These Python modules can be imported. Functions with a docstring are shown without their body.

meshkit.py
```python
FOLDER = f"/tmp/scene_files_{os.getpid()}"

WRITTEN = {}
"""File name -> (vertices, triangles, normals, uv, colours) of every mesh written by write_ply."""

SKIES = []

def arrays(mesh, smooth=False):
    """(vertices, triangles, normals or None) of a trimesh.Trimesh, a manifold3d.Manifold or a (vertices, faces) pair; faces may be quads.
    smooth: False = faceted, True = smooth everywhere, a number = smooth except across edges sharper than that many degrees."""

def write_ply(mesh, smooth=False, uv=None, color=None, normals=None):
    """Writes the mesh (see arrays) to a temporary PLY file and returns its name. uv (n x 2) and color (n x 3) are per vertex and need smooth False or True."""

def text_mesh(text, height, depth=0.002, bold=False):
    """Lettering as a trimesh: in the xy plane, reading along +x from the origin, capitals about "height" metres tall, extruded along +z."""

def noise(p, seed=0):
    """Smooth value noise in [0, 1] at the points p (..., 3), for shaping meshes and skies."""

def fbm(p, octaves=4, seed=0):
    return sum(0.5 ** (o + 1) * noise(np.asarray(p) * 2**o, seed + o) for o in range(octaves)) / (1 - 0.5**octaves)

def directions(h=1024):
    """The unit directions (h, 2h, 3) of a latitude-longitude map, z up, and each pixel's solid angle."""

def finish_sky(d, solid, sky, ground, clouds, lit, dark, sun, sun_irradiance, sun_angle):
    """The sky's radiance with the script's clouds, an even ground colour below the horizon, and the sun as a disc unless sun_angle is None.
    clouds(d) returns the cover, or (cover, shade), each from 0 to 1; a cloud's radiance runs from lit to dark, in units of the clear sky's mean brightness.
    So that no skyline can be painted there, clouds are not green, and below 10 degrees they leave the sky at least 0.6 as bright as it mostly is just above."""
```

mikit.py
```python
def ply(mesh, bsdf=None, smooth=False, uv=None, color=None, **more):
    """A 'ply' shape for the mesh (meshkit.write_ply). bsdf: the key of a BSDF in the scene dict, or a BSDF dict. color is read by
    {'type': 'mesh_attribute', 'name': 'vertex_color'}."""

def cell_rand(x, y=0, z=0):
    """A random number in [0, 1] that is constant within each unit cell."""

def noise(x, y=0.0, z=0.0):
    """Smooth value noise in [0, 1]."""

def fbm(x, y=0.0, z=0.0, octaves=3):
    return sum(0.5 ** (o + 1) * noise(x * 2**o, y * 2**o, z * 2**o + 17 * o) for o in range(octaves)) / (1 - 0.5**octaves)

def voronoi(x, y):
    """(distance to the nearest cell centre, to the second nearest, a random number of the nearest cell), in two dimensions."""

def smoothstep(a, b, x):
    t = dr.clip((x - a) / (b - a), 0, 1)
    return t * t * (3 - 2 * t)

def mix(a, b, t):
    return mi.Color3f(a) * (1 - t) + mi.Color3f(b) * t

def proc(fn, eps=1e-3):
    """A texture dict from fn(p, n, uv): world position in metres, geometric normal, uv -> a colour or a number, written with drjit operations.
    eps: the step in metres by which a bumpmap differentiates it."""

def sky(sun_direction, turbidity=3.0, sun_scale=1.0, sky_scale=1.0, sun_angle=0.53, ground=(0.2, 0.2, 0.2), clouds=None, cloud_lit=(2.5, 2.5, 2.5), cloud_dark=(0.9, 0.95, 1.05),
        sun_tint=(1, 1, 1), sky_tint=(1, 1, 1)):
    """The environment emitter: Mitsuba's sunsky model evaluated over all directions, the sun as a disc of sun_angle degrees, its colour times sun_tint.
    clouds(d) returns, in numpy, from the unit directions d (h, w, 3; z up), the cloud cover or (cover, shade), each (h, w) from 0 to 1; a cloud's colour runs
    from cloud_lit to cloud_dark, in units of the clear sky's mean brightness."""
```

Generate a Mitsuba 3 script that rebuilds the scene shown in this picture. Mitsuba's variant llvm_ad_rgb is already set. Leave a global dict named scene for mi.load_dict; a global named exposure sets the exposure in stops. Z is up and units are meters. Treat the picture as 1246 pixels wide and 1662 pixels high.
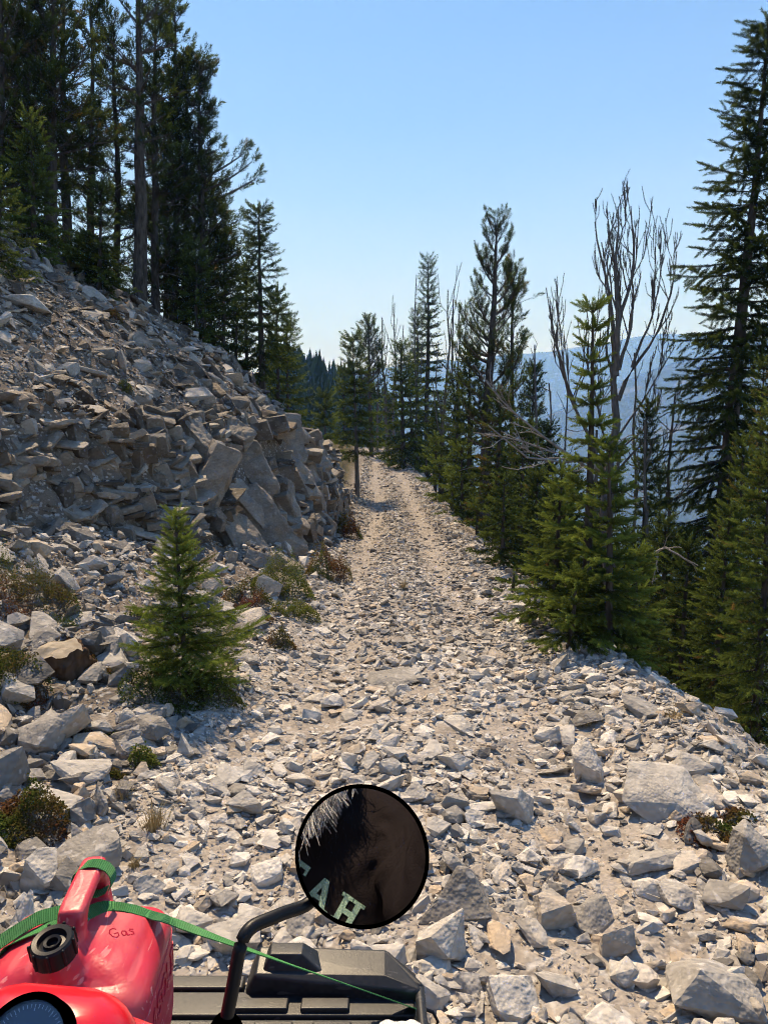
import math, numpy as np, trimesh, mitsuba as mi, mikit, meshkit, drjit as dr, manifold3d as m3
from mikit import noise, fbm, smoothstep, mix
T = mi.ScalarTransform4f
scene, labels = {}, {}

# ------------------------------------------------------------------ camera, sky, exposure
EYE = 1.65
F = 1249.0                      # focal length in the photograph's pixels (1246 x 1662)
PITCH = math.radians(6.0)
CF = np.array([0, math.cos(PITCH), -math.sin(PITCH)])
CU = np.array([0, math.sin(PITCH), math.cos(PITCH)])
scene['haze_air'] = {'type': 'homogeneous', 'albedo': {'type': 'rgb', 'value': [0.86, 0.94, 0.99]},
                     'sigma_t': {'type': 'rgb', 'value': [1.0e-4, 1.9e-4, 4.0e-4]}}
scene['camera'] = {'type': 'perspective', 'fov': 2 * math.degrees(math.atan(623 / F)), 'fov_axis': 'x',
                   'near_clip': 0.02, 'far_clip': 40000.0,
                   'to_world': T().look_at(origin=[0, 0, EYE], target=[0, float(CF[1]), EYE + float(CF[2])], up=[0, 0, 1]),
                   'medium': {'type': 'ref', 'id': 'haze_air'}}
SUN = np.array([-0.17, 0.52, 0.83])
SUN /= np.linalg.norm(SUN)


def veil(d):
    """thin smoke near the horizon"""
    el = d[..., 2]
    n = meshkit.fbm(d * np.array([3.0, 3.0, 14.0]) + 5, 4)
    return np.clip(np.exp(-np.maximum(el - 0.03, 0) / 0.15) * (0.66 + 0.5 * n), 0, 1) * 0.9


scene['sky_light'] = mikit.sky(SUN.tolist(), turbidity=2.3, sun_scale=1.15, sky_scale=0.95, clouds=veil,
                               cloud_lit=(2.75, 2.8, 2.75), sky_tint=(0.79, 1.11, 1.42), ground=(0.16, 0.16, 0.15))
exposure = 2.18
scene['haze_box_surface'] = {'type': 'null'}
scene['haze'] = {'type': 'cube', 'to_world': T().translate([0, 0, 60.0]).scale([15000, 15000, 600]),
                 'bsdf': {'type': 'ref', 'id': 'haze_box_surface'}, 'interior': {'type': 'ref', 'id': 'haze_air'}}
labels['haze'] = {'kind': 'stuff', 'label': 'thin blue smoke haze filling the air over the valley'}


def ray(px, py):
    cx, cy = (px - 623) / F, (py - 831) / F
    return CF + np.array([cx, 0, 0]) - cy * CU


def at(px, py, y):
    """the point of the scene that stands y metres ahead of the camera and shows at this pixel of the photograph"""
    r = ray(px, py)
    return np.array([0, 0, EYE]) + r * (y / r[1])


def atz(px, py, z):
    r = ray(px, py)
    return np.array([0, 0, EYE]) + r * ((z - EYE) / r[2])


# ------------------------------------------------------------------ scene helpers
def numbered(key):
    if key not in scene and not any(k.startswith(key + '__') for k in scene) and key not in labels:
        return key
    n = 1
    while True:
        k = f'{key}_{n:03d}'
        if k not in labels and k not in scene and k not in TAKEN:
            return k
        n += 1


TAKEN, COUNT = set(), {}


def new_key(name):
    n = COUNT.get(name, -1) + 1
    COUNT[name] = n
    return name if n == 0 else f'{name}_{n:03d}'


def thing(name, label, cat, group=None, kind=None):
    k = new_key(name)
    labels[k] = {'label': label}
    if kind:
        labels[k]['kind'] = kind
    else:
        labels[k]['category'] = cat
    if group:
        labels[k]['group'] = group
    return k


def part(parent, name, mesh, bsdf, smooth=False, label=None, kind=None, **kw):
    k = new_key(parent + '__' + name)
    scene[k] = mikit.ply(mesh, 'm_' + bsdf, smooth, **kw)
    if label or kind:
        labels[k] = {}
        if label:
            labels[k]['label'] = label
        if kind:
            labels[k]['kind'] = kind
    return k


def solo(name, mesh, bsdf, label, cat, smooth=False, group=None, kind=None, **kw):
    k = thing(name, label, cat, group, kind)
    scene[k] = mikit.ply(mesh, 'm_' + bsdf, smooth, **kw)
    return k


class Bag:
    """collects vertices, faces, uv of many pieces into one mesh"""
    def __init__(self):
        self.v, self.f, self.u, self.n = [], [], [], 0

    def add(self, v, f, u=(0.5, 0.5)):
        v = np.asarray(v, float).reshape(-1, 3)
        self.v.append(v)
        self.f.append(np.asarray(f, int).reshape(-1, 3) + self.n)
        u = np.asarray(u, float)
        self.u.append(np.broadcast_to(u, (len(v), 2)) if u.ndim < 2 else u)
        self.n += len(v)

    def get(self):
        return (np.vstack(self.v), np.vstack(self.f)), np.vstack(self.u)

    def part(self, parent, name, bsdf, smooth=False, **kw):
        m, u = self.get()
        return part(parent, name, m, bsdf, smooth, uv=u, **kw)


def turn(n, yaw):
    """rotations whose z axis is n, turned by yaw about it"""
    n = n / np.linalg.norm(n, axis=-1, keepdims=True)
    a = np.stack([np.cos(yaw), np.sin(yaw), 0 * yaw], -1)
    x = a - n * (a * n).sum(-1, keepdims=True)
    x /= np.linalg.norm(x, axis=-1, keepdims=True)
    return np.stack([x, np.cross(n, x), n], -1)


def euler(a):
    cx, sx, cy, sy, cz, sz = *(f(v) for v in (a[0],) for f in (np.cos, np.sin)), *(f(v) for v in (a[1],) for f in (np.cos, np.sin)), *(f(v) for v in (a[2],) for f in (np.cos, np.sin))
    X = np.array([[1, 0, 0], [0, cx, -sx], [0, sx, cx]])
    Yr = np.array([[cy, 0, sy], [0, 1, 0], [-sy, 0, cy]])
    Z = np.array([[cz, -sz, 0], [sz, cz, 0], [0, 0, 1]])
    return Z @ Yr @ X


def tube(pts, rad, sides=6):
    p = np.asarray(pts, float)
    t = np.gradient(p, axis=0)
    t /= np.linalg.norm(t, axis=1, keepdims=True) + 1e-12
    a = np.cross(t, np.where(np.abs(t[:, 2:]) < 0.9, [0, 0, 1.0], [1.0, 0, 0]))
    a /= np.linalg.norm(a, axis=1, keepdims=True) + 1e-12
    b, ang = np.cross(t, a), np.arange(sides) * 2 * np.pi / sides
    v = p[:, None] + np.broadcast_to(rad, (len(p),))[:, None, None] * (np.cos(ang)[None, :, None] * a[:, None] + np.sin(ang)[None, :, None] * b[:, None])
    i, j = np.meshgrid(np.arange(len(p) - 1), np.arange(sides), indexing='ij')
    q = np.stack([i * sides + j, i * sides + (j + 1) % sides, (i + 1) * sides + (j + 1) % sides, (i + 1) * sides + j], -1).reshape(-1, 4)
    return v.reshape(-1, 3), np.vstack([q[:, [0, 1, 2]], q[:, [0, 2, 3]]])


def along(p, t, s):
    return np.stack([np.interp(s, t, p[:, k]) for k in range(3)], -1)


# ------------------------------------------------------------------ materials
def C(*a):
    return mi.Color3f(*a)


def rock_colour(p, n, uv):
    g = fbm(p.x * 9, p.y * 9, p.z * 9, 3)
    s = noise(p.x * 60 + 7, p.y * 60, p.z * 60)
    big = noise(p.x * 1.7, p.y * 1.7, p.z * 1.7 + 3)
    t = dr.clip(uv.x * 1.12 + 0.30 * (g - 0.5) + 0.22 * (big - 0.5) - 0.08, 0, 1)
    c = mix(C(0.090, 0.082, 0.072), C(0.52, 0.48, 0.42), t)
    c = mix(c, C(0.40, 0.30, 0.195), smoothstep(0.62, 1.0, uv.y + 0.35 * (g - 0.5)) * 0.8)
    c = mix(c, C(0.17, 0.16, 0.15), smoothstep(0.60, 0.74, noise(p.x * 23, p.y * 23, p.z * 23 + 9)) * 0.45)
    c = mix(c, C(0.47, 0.45, 0.42), smoothstep(0.72, 0.85, noise(p.x * 37 + 3, p.y * 37, p.z * 31)) * 0.4)
    return c * (0.82 + 0.36 * s)


def shaded_bedrock_colour(p, n, uv):  # brown of the bedrock, darkened further to paint in the bank's shade
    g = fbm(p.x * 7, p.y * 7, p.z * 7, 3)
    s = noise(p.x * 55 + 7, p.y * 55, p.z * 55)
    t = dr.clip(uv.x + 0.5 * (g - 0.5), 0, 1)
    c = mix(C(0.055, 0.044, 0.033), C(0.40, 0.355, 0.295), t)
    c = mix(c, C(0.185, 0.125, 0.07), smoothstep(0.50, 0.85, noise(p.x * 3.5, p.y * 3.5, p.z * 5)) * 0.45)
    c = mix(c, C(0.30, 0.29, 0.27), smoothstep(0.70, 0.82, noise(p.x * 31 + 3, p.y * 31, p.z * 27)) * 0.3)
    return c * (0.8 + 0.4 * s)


def rock_bump(p, n, uv):
    return 0.55 * fbm(p.x * 22, p.y * 22, p.z * 22, 3) + 0.25 * noise(p.x * 130, p.y * 130, p.z * 130)


scene['m_rock'] = {'type': 'twosided', 'bsdf': {'type': 'bumpmap', 'scale': 0.02,
                 'map': mikit.proc(rock_bump, 0.004),
                 'bsdf': {'type': 'principled', 'base_color': mikit.proc(rock_colour), 'roughness': 0.72, 'specular': 0.35}}}

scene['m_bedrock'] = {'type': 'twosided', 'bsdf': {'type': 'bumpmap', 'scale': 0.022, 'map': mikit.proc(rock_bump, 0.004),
                      'bsdf': {'type': 'principled', 'base_color': mikit.proc(shaded_bedrock_colour), 'roughness': 0.75, 'specular': 0.3}}}


def dirt_colour(p, n, uv):
    g = fbm(p.x * 5, p.y * 5, p.z * 5, 4)
    s = noise(p.x * 90, p.y * 90, p.z * 90)
    c = mix(C(0.20, 0.175, 0.148), C(0.37, 0.325, 0.275), dr.clip(g * 1.5 - 0.25, 0, 1))
    c = mix(c, mix(C(0.075, 0.058, 0.042), C(0.20, 0.165, 0.13), g), dr.clip(uv.y, 0, 1))
    c = mix(c, C(0.44, 0.42, 0.39), smoothstep(0.60, 0.8, noise(p.x * 33, p.y * 33, p.z * 33)) * 0.7)
    # forest floor and turf away from the cut and the road
    far = smoothstep(0.0, 1.0, uv.x)
    veg = mix(C(0.055, 0.06, 0.03), C(0.13, 0.105, 0.06), fbm(p.x * 1.1, p.y * 1.1, p.z * 1.1, 3))
    c = mix(c, veg, far)
    return c * (0.78 + 0.44 * s)


def dirt_bump(p, n, uv):
    return fbm(p.x * 16, p.y * 16, p.z * 16, 4) + 0.35 * noise(p.x * 110, p.y * 110, p.z * 110)


scene['m_dirt'] = {'type': 'twosided', 'bsdf': {'type': 'bumpmap', 'scale': 0.022, 'map': mikit.proc(dirt_bump, 0.004),
                 'bsdf': {'type': 'diffuse', 'reflectance': mikit.proc(dirt_colour)}}}


def forest_colour(p, n, uv):
    g = fbm(p.x * 0.012, p.y * 0.012, p.z * 0.012, 5)
    s = noise(p.x * 0.11, p.y * 0.11, p.z * 0.11)
    c = mix(C(0.022, 0.035, 0.022), C(0.06, 0.07, 0.04), s)
    return mix(c, C(0.21, 0.19, 0.15), smoothstep(0.60, 0.72, g) * 0.35)


scene['m_far_forest'] = {'type': 'diffuse', 'reflectance': mikit.proc(forest_colour)}


def bark_colour(p, n, uv):
    g = fbm(p.x * 30, p.y * 30, p.z * 7, 3)
    c = mix(C(0.03, 0.025, 0.02), C(0.115, 0.095, 0.078), dr.clip(g * 1.7 - 0.35, 0, 1))
    return mix(c, mix(C(0.14, 0.125, 0.115), C(0.40, 0.37, 0.34), g), dr.clip(uv.x, 0, 1))


scene['m_bark'] = {'type': 'twosided', 'bsdf': {'type': 'bumpmap', 'scale': 0.03,
                 'map': mikit.proc(lambda p, n, uv: fbm(p.x * 40, p.y * 40, p.z * 9, 3), 0.004),
                 'bsdf': {'type': 'diffuse', 'reflectance': mikit.proc(bark_colour)}}}


def leaf_colour(p, n, uv):
    # uv.x: dark old needles to fresh tips, with each tree's sun and shade painted in, uv.y: green to yellow-brown
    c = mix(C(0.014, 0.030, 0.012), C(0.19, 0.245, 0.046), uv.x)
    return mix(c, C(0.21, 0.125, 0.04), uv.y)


scene['m_needles'] = {'type': 'principledthin', 'base_color': mikit.proc(leaf_colour), 'roughness': 0.5,
                    'diff_trans': 0.8, 'spec_trans': 0.0, 'eta': 1.22}


def shrub_colour(p, n, uv):
    c = mix(C(0.03, 0.055, 0.012), C(0.15, 0.17, 0.035), uv.x)
    return mix(c, C(0.145, 0.055, 0.03), uv.y)


scene['m_shrub_leaf'] = {'type': 'principledthin', 'base_color': mikit.proc(shrub_colour), 'roughness': 0.5,
                       'diff_trans': 0.7, 'spec_trans': 0.0, 'eta': 1.18}
scene['m_dry_grass'] = {'type': 'twosided', 'bsdf': {'type': 'diffuse', 'reflectance': {'type': 'rgb', 'value': [0.36, 0.27, 0.13]}}}

# ------------------------------------------------------------------ terrain: a cut into a rocky mountainside
Y_ = np.array([-40, 0, 3.0, 5.0, 7.0, 9.0, 11.0, 13.0, 16.0, 20.0, 26.0, 34.0, 45.0, 55.0, 70, 120, 400])
zc = np.array([0, 0, 0.0, 0.0, -0.08, -0.2, -0.32, -0.42, -0.55, -0.63, -0.60, -0.30, 0.12, 0.45, 0.2, -3, 11])
xl = np.array([-1.2, -1.2, -1.1, -0.95, -0.9, -0.85, -0.9, -0.88, -0.85, -0.75, -0.75, -0.9, -1.0, -1.8, -3.6, -7, -30])
xr = np.array([1.75, 1.75, 1.68, 1.55, 1.40, 1.35, 1.45, 1.5, 1.6, 1.6, 1.55, 1.35, 1.1, 0.7, -0.9, -4, -27])
xt = np.array([-5.5, -5.5, -4.8, -4.2, -3.5, -2.2, -1.55, -1.3, -1.12, -1.15, -1.35, -1.6, -1.9, -2.8, -4.4, -8, -31])   # foot of the cut bank
zt = np.array([1.2, 1.2, 1.0, 0.85, 0.68, 0.28, -0.05, -0.22, -0.42, -0.45, -0.38, -0.1, 0.3, 0.7, 0.5, -2.7, 11.4])
xk = np.array([-6.8, -6.8, -6.1, -5.4, -4.55, -3.25, -2.25, -1.75, -1.5, -1.55, -1.75, -2.0, -2.4, -3.3, -5, -9, -32])  # its upper lip
zk = np.array([2.2, 2.2, 2.05, 2.0, 1.95, 1.88, 1.82, 1.72, 1.55, 0.95, 0.3, 0.2, 0.5, 0.9, 0.5, -2.2, 12.2])
ga = np.array([0.6, 0.6, 0.6, 0.62, 0.66, 0.70, 0.80, 0.9, 1.15, 0.9, 0.55, 0.5, 0.45, 0.4, 0.4, 0.4, 0.4])
gb = np.array([0.6, 0.6, 0.6, 0.63, 0.67, 0.70, 0.72, 0.70, 0.62, 0.52, 0.46, 0.46, 0.46, 0.46, 0.46, 0.46, 0.46])


def tab(t, y):
    """the table at y, with its corners rounded"""
    r = 0
    for k in (-1, -0.5, 0, 0.5, 1):
        r = r + np.interp(y + k * 0.035 * np.abs(y), Y_, t) / 5
    return r


def sstep(a, b, x):
    t = np.clip((x - a) / (b - a), 0, 1)
    return t * t * (3 - 2 * t)


SKY_A = np.array([[-2500, 720], [-800, 690], [0, 650], [300, 625], [555, 604], [700, 588], [830, 571], [960, 556], [1060, 544], [1130, 546], [1246, 552], [1500, 590], [2200, 680], [4000, 730]], float)
SKY_B = np.array([[-2500, 1000], [300, 900], [700, 760], [900, 668], [1010, 612], [1100, 577], [1246, 541], [1400, 505], [1700, 500], [2200, 640], [4000, 700]], float)


def far_height(x, y):
    px = 623 + F * x / np.maximum(y, 200)
    wob = (meshkit.fbm(np.stack([x / 300, y / 300, 0 * x], -1), 5, 3) - 0.5)
    a = (700 - np.interp(px, SKY_A[:, 0], SKY_A[:, 1])) / F * 4600
    b = (700 - np.interp(px, SKY_B[:, 0], SKY_B[:, 1])) / F * 2300
    ha = a - np.abs(y - 4600) * 0.42 + wob * 70
    hb = b - np.abs(y - 2300) * 0.40 + wob * 45
    return np.maximum(ha, hb)


def height(x, y, fine=True):
    x, y = np.broadcast_arrays(np.asarray(x, float), np.asarray(y, float))
    L, R, c = tab(xl, y), tab(xr, y), tab(zc, y)
    tx, tz, kx, kz, g1, g2 = (tab(t, y) for t in (xt, zt, xk, zk, ga, gb))
    # road with a raised right shoulder
    mid = (L + R) / 2
    u = (x - mid) / np.maximum(R - L, 0.5) * 2
    road = c + 0.05 * sstep(0.75, 1.0, np.abs(u)) - 0.045 * np.exp(-((np.abs(u + 0.05) - 0.48) / 0.2) ** 2)
    # apron up to the foot of the bank, bank face, upper slope
    s = np.clip((L - x) / np.maximum(L - tx, 0.05), 0, 1)
    z = np.where(x < L, road + (tz - c) * (0.55 * s + 0.45 * s * s), road)
    f = np.clip((tx - x) / np.maximum(tx - kx, 0.05), 0, 1)
    z = np.where(x < tx, tz + (kz - tz) * sstep(0, 1, f), z)
    d = np.maximum(kx - x, 0)
    up = kz + g1 * np.minimum(d, 1.6) + g2 * np.maximum(d - 1.6, 0)
    # where the trees stand the slope eases
    up = up - 0.30 * np.maximum(d - 7.0, 0) * sstep(0, 6, d - 7.0) * sstep(60, 14, y + 0 * d)
    z = np.where(x < kx, 140 - np.log1p(np.exp(np.clip((140 - up) / 30, -30, 30))) * 30 - 0, z)
    # right: the edge breaks off into the valley
    e = np.maximum(x - R, 0)
    z = z - 0.80 * np.where(e < 0.5, e * e, e - 0.25) * 0.98
    near = z
    z = np.maximum(z, -330 + 0.02 * np.hypot(x, y))
    w = sstep(250, 900, np.hypot(x, y))
    far = np.maximum(far_height(x, y), -330)
    z = np.where(w > 0, np.where(y > 0, z * (1 - w) + np.maximum(np.minimum(z, 60), far) * w, z), z)
    if fine:
        r = np.hypot(x, y)
        q = np.stack([x, y, 0 * x], -1)
        onroad = np.exp(-np.maximum(np.maximum(L - x, x - R), 0) * 2)
        steep = sstep(0, .1, f) * sstep(1.0, .9, f)
        a1 = (meshkit.fbm(q * 1.3, 4, 1) - 0.5) * (0.34 - 0.24 * onroad)
        a2 = (meshkit.fbm(q * 7.0, 3, 2) - 0.5) * (0.11 - 0.06 * onroad)
        a3 = (meshkit.fbm(q * 0.25, 3, 5) - 0.5) * 1.2 * sstep(10, 40, r) * (1 - onroad)
        z = z + (a1 + a2) * sstep(400, 40, r) + a3 + (meshkit.fbm(q * np.array([3.0, 3.0, 1]), 3, 8) - .5) * 0.5 * steep
        z = z + (meshkit.fbm(q * 0.02, 5, 7) - 0.5) * 14 * sstep(60, 300, r)
    return z


def axis(fine_lo, fine_hi, step, grow, far_lo, far_hi, cap=120.0):
    a = list(np.arange(fine_lo, fine_hi, step))
    s, v = step, a[-1]
    while v < far_hi:
        s = min(s * grow, cap)
        v += s
        a.append(v)
    s, v, b = step, a[0], []
    while v > far_lo:
        s = min(s * grow, cap * 3)
        v -= s
        b.append(v)
    return np.array(b[::-1] + a)


gx = axis(-4.2, 2.6, 0.065, 1.05, -5500, 5500)
gy = axis(1.2, 7.5, 0.065, 1.030, -3000, 9000)
GX, GY = np.meshgrid(gx, gy)
GZ = height(GX, GY)
VX = np.stack([GX, GY, GZ], -1).reshape(-1, 3)
nxg, nyg = len(gx), len(gy)
ii, jj = np.meshgrid(np.arange(nyg - 1), np.arange(nxg - 1), indexing='ij')
quad = np.stack([ii * nxg + jj, ii * nxg + jj + 1, (ii + 1) * nxg + jj + 1, (ii + 1) * nxg + jj], -1).reshape(-1, 4)
QC = VX[quad].mean(1)
qL, qR = tab(xl, QC[:, 1]), tab(xr, QC[:, 1])
qr = np.hypot(QC[:, 0], QC[:, 1])
is_road = (QC[:, 0] > qL) & (QC[:, 0] < qR) & (QC[:, 1] > -38) & (QC[:, 1] < 110)
is_hill = (QC[:, 0] <= qL) & (QC[:, 1] > -38) & (QC[:, 1] < 60) & (QC[:, 0] > -40)
is_far = (qr > 380) & ~is_road & ~is_hill
is_verge = (QC[:, 0] >= qR) & (QC[:, 1] > -38) & (QC[:, 1] < 60) & (QC[:, 0] < qR + 30)
# how far from bare rock: 0 bare, 1 forest floor
vk = tab(xk, VX[:, 1])
veg = sstep(4.5, 8, vk - VX[:, 0] + 1.5 * (meshkit.fbm(VX * 0.6, 3, 4) - .5)) * 0.9 + sstep(19, 26, VX[:, 1]) * sstep(0.1, .8, tab(xl, VX[:, 1]) - VX[:, 0]) * 0.7
veg = np.clip(np.maximum(veg, sstep(1.2, 4, VX[:, 0] - tab(xr, VX[:, 1]))), 0, 1)

# dark mountain soil on the slope, pale dust on the track
soil = sstep(0.05, 0.8, tab(xl, VX[:, 1]) - VX[:, 0] + 0.5 * (meshkit.fbm(VX * 1.7, 3, 6) - .5)) * 0.9
_u = (VX[:, 0] - (tab(xl, VX[:, 1]) + tab(xr, VX[:, 1])) / 2) / np.maximum(tab(xr, VX[:, 1]) - tab(xl, VX[:, 1]), .5) * 2
soil = np.maximum(soil, 0.5 * (1 - np.exp(-((np.abs(_u + 0.05) - 0.48) / 0.25) ** 2)) * sstep(6, 12, VX[:, 1]) * (np.abs(_u) < 1.3))


def sheet(sel):
    q = quad[sel]
    used, inv = np.unique(q, return_inverse=True)
    return (VX[used], inv.reshape(-1, 4)), np.stack([veg[used], soil[used]], -1)


for nm, sel, lab, mat in (('ground', ~(is_road | is_hill | is_far | is_verge), 'forest floor of the mountainside', 'dirt'),
                          ('dirt_road', is_road, 'stony dirt track climbing along the mountainside', 'dirt'),
                          ('hillside', is_hill, 'bare rocky slope rising on the uphill side of the track', 'dirt'),
                          ('verge', is_verge, 'stony bank falling away below the downhill edge of the track', 'dirt'),
                          ('mountains', is_far, 'hazy blue forested mountains across the valley', 'far_forest')):
    m_, u_ = sheet(sel)
    scene[nm] = mikit.ply(m_, 'm_' + mat, True, uv=u_)
    labels[nm] = {'label': lab, 'kind': 'structure'}
    COUNT[nm] = 0
# ------------------------------------------------------------------ stones
rng = np.random.default_rng(11)


def hit(px, py, far=80.0):
    """where the line of sight through this pixel of the photograph meets the terrain"""
    r = ray(px, py)
    t = np.geomspace(1.2, far, 700)
    q = np.array([0, 0, EYE]) + t[:, None] * r
    below = q[:, 2] < height(q[:, 0], q[:, 1])
    k = int(np.argmax(below)) if below.any() else len(t) - 1
    return q[max(k, 1)]


def ground_normal(x, y, e=0.12):
    n = np.stack([height(x - e, y) - height(x + e, y), height(x, y - e) - height(x, y + e), 0 * x + 2 * e], -1)
    return n / np.linalg.norm(n, axis=-1, keepdims=True)


def hull_rock(g, n=12, blocky=5.0):
    """an angular stone: the hull of points thrown on a rounded block, one unit across"""
    d = g.normal(size=(n, 3))
    d /= (np.abs(d) ** blocky).sum(1, keepdims=True) ** (1 / blocky)
    d *= g.uniform(0.78, 1.05, (n, 1))
    m = trimesh.convex.convex_hull(d)
    v = m.vertices - m.bounds.mean(0)
    v = v / (np.ptp(v, axis=0))
    return np.array(v), np.array(m.faces)


PEBBLE = [hull_rock(rng, 6, 3) for _ in range(20)]
STONE = [hull_rock(rng, int(rng.integers(9, 13)), 4) for _ in range(40)]
BLOCK = [hull_rock(rng, int(rng.integers(11, 16)), 9) for _ in range(40)]


def detail(v, f, seed, size, amount=0.07, edge=None):
    """a stone seen from close by: finer facets, chipped edges, uneven faces"""
    edge = edge or np.linalg.norm(np.ptp(v, axis=0)) / 16
    mm = m3.Manifold.hull_points(np.ascontiguousarray(v)).refine_to_length(edge).to_mesh()
    m = trimesh.Trimesh(mm.vert_properties[:, :3], mm.tri_verts, process=True)
    trimesh.smoothing.filter_laplacian(m, lamb=0.35, iterations=1)
    n = m.vertex_normals
    s = np.linalg.norm(np.ptp(v, axis=0)) * 0.55
    q = m.vertices / s
    rid = np.abs(meshkit.fbm(q * np.array([2.2, 2.2, 4.5]) + seed, 3, seed) - 0.5) * 2
    d = (meshkit.fbm(q * 3.4 + seed * 1.7, 4, seed) - 0.5) * 1.3 - 0.25 * sstep(0.30, 0.0, rid)
    return m.vertices + n * (d * amount * s)[:, None], m.faces


class Stones:
    """stones of one place: a list of single ones, sorted by how large they show, and the rest"""
    def __init__(self, holder, most=300):
        self.holder, self.most, self.rows, self.mat = holder, most, [], 'rock'

    def add(self, pos, size, rot, tone, tan, kind, mat=None):
        for k in range(len(pos)):
            self.rows.append((size[k].max() / max(np.linalg.norm(pos[k] - [0, 0, EYE]), .5), pos[k], size[k], rot[k], tone[k], tan[k], kind))

    def build(self, rest_name, rest_label):
        self.rows.sort(key=lambda r: -r[0])
        g = np.random.default_rng(5)
        rest = Bag()
        for k, (app, pos, size, rot, tone, tan, kind) in enumerate(self.rows):
            if 'P' == kind:
                v, f = PEBBLE[k % 20]
            else:
                v, f = (STONE if kind == 'S' else BLOCK)[k % 40]
            v = v * size
            if k < self.most:
                if app > 0.03:
                    v, f = detail(v, f, k, 1, 0.055, np.linalg.norm(size) / (8 if app > 0.06 else 5))
                b = Bag()
                b.add(v @ rot.T + pos, f, (tone, tan))
                b.part(self.holder, 'stone', self.mat)
            else:
                rest.add(v @ rot.T + pos, f, (tone, tan))
        if rest.n:
            rest.part(self.holder, rest_name, self.mat, kind='stuff', label=rest_label)


def power(g, n, lo, hi, p=2.4):
    u = g.random(n)
    a, b = lo ** -p, hi ** -p
    return (a + u * (b - a)) ** (-1 / p)


def scatter(g, n, x0, x1, y0, y1):
    y = y0 + (y1 - y0) * g.random(n)
    u = g.random(n)
    return x0(y) + (x1(y) - x0(y)) * u, y


TREE_SPOTS = []


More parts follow.
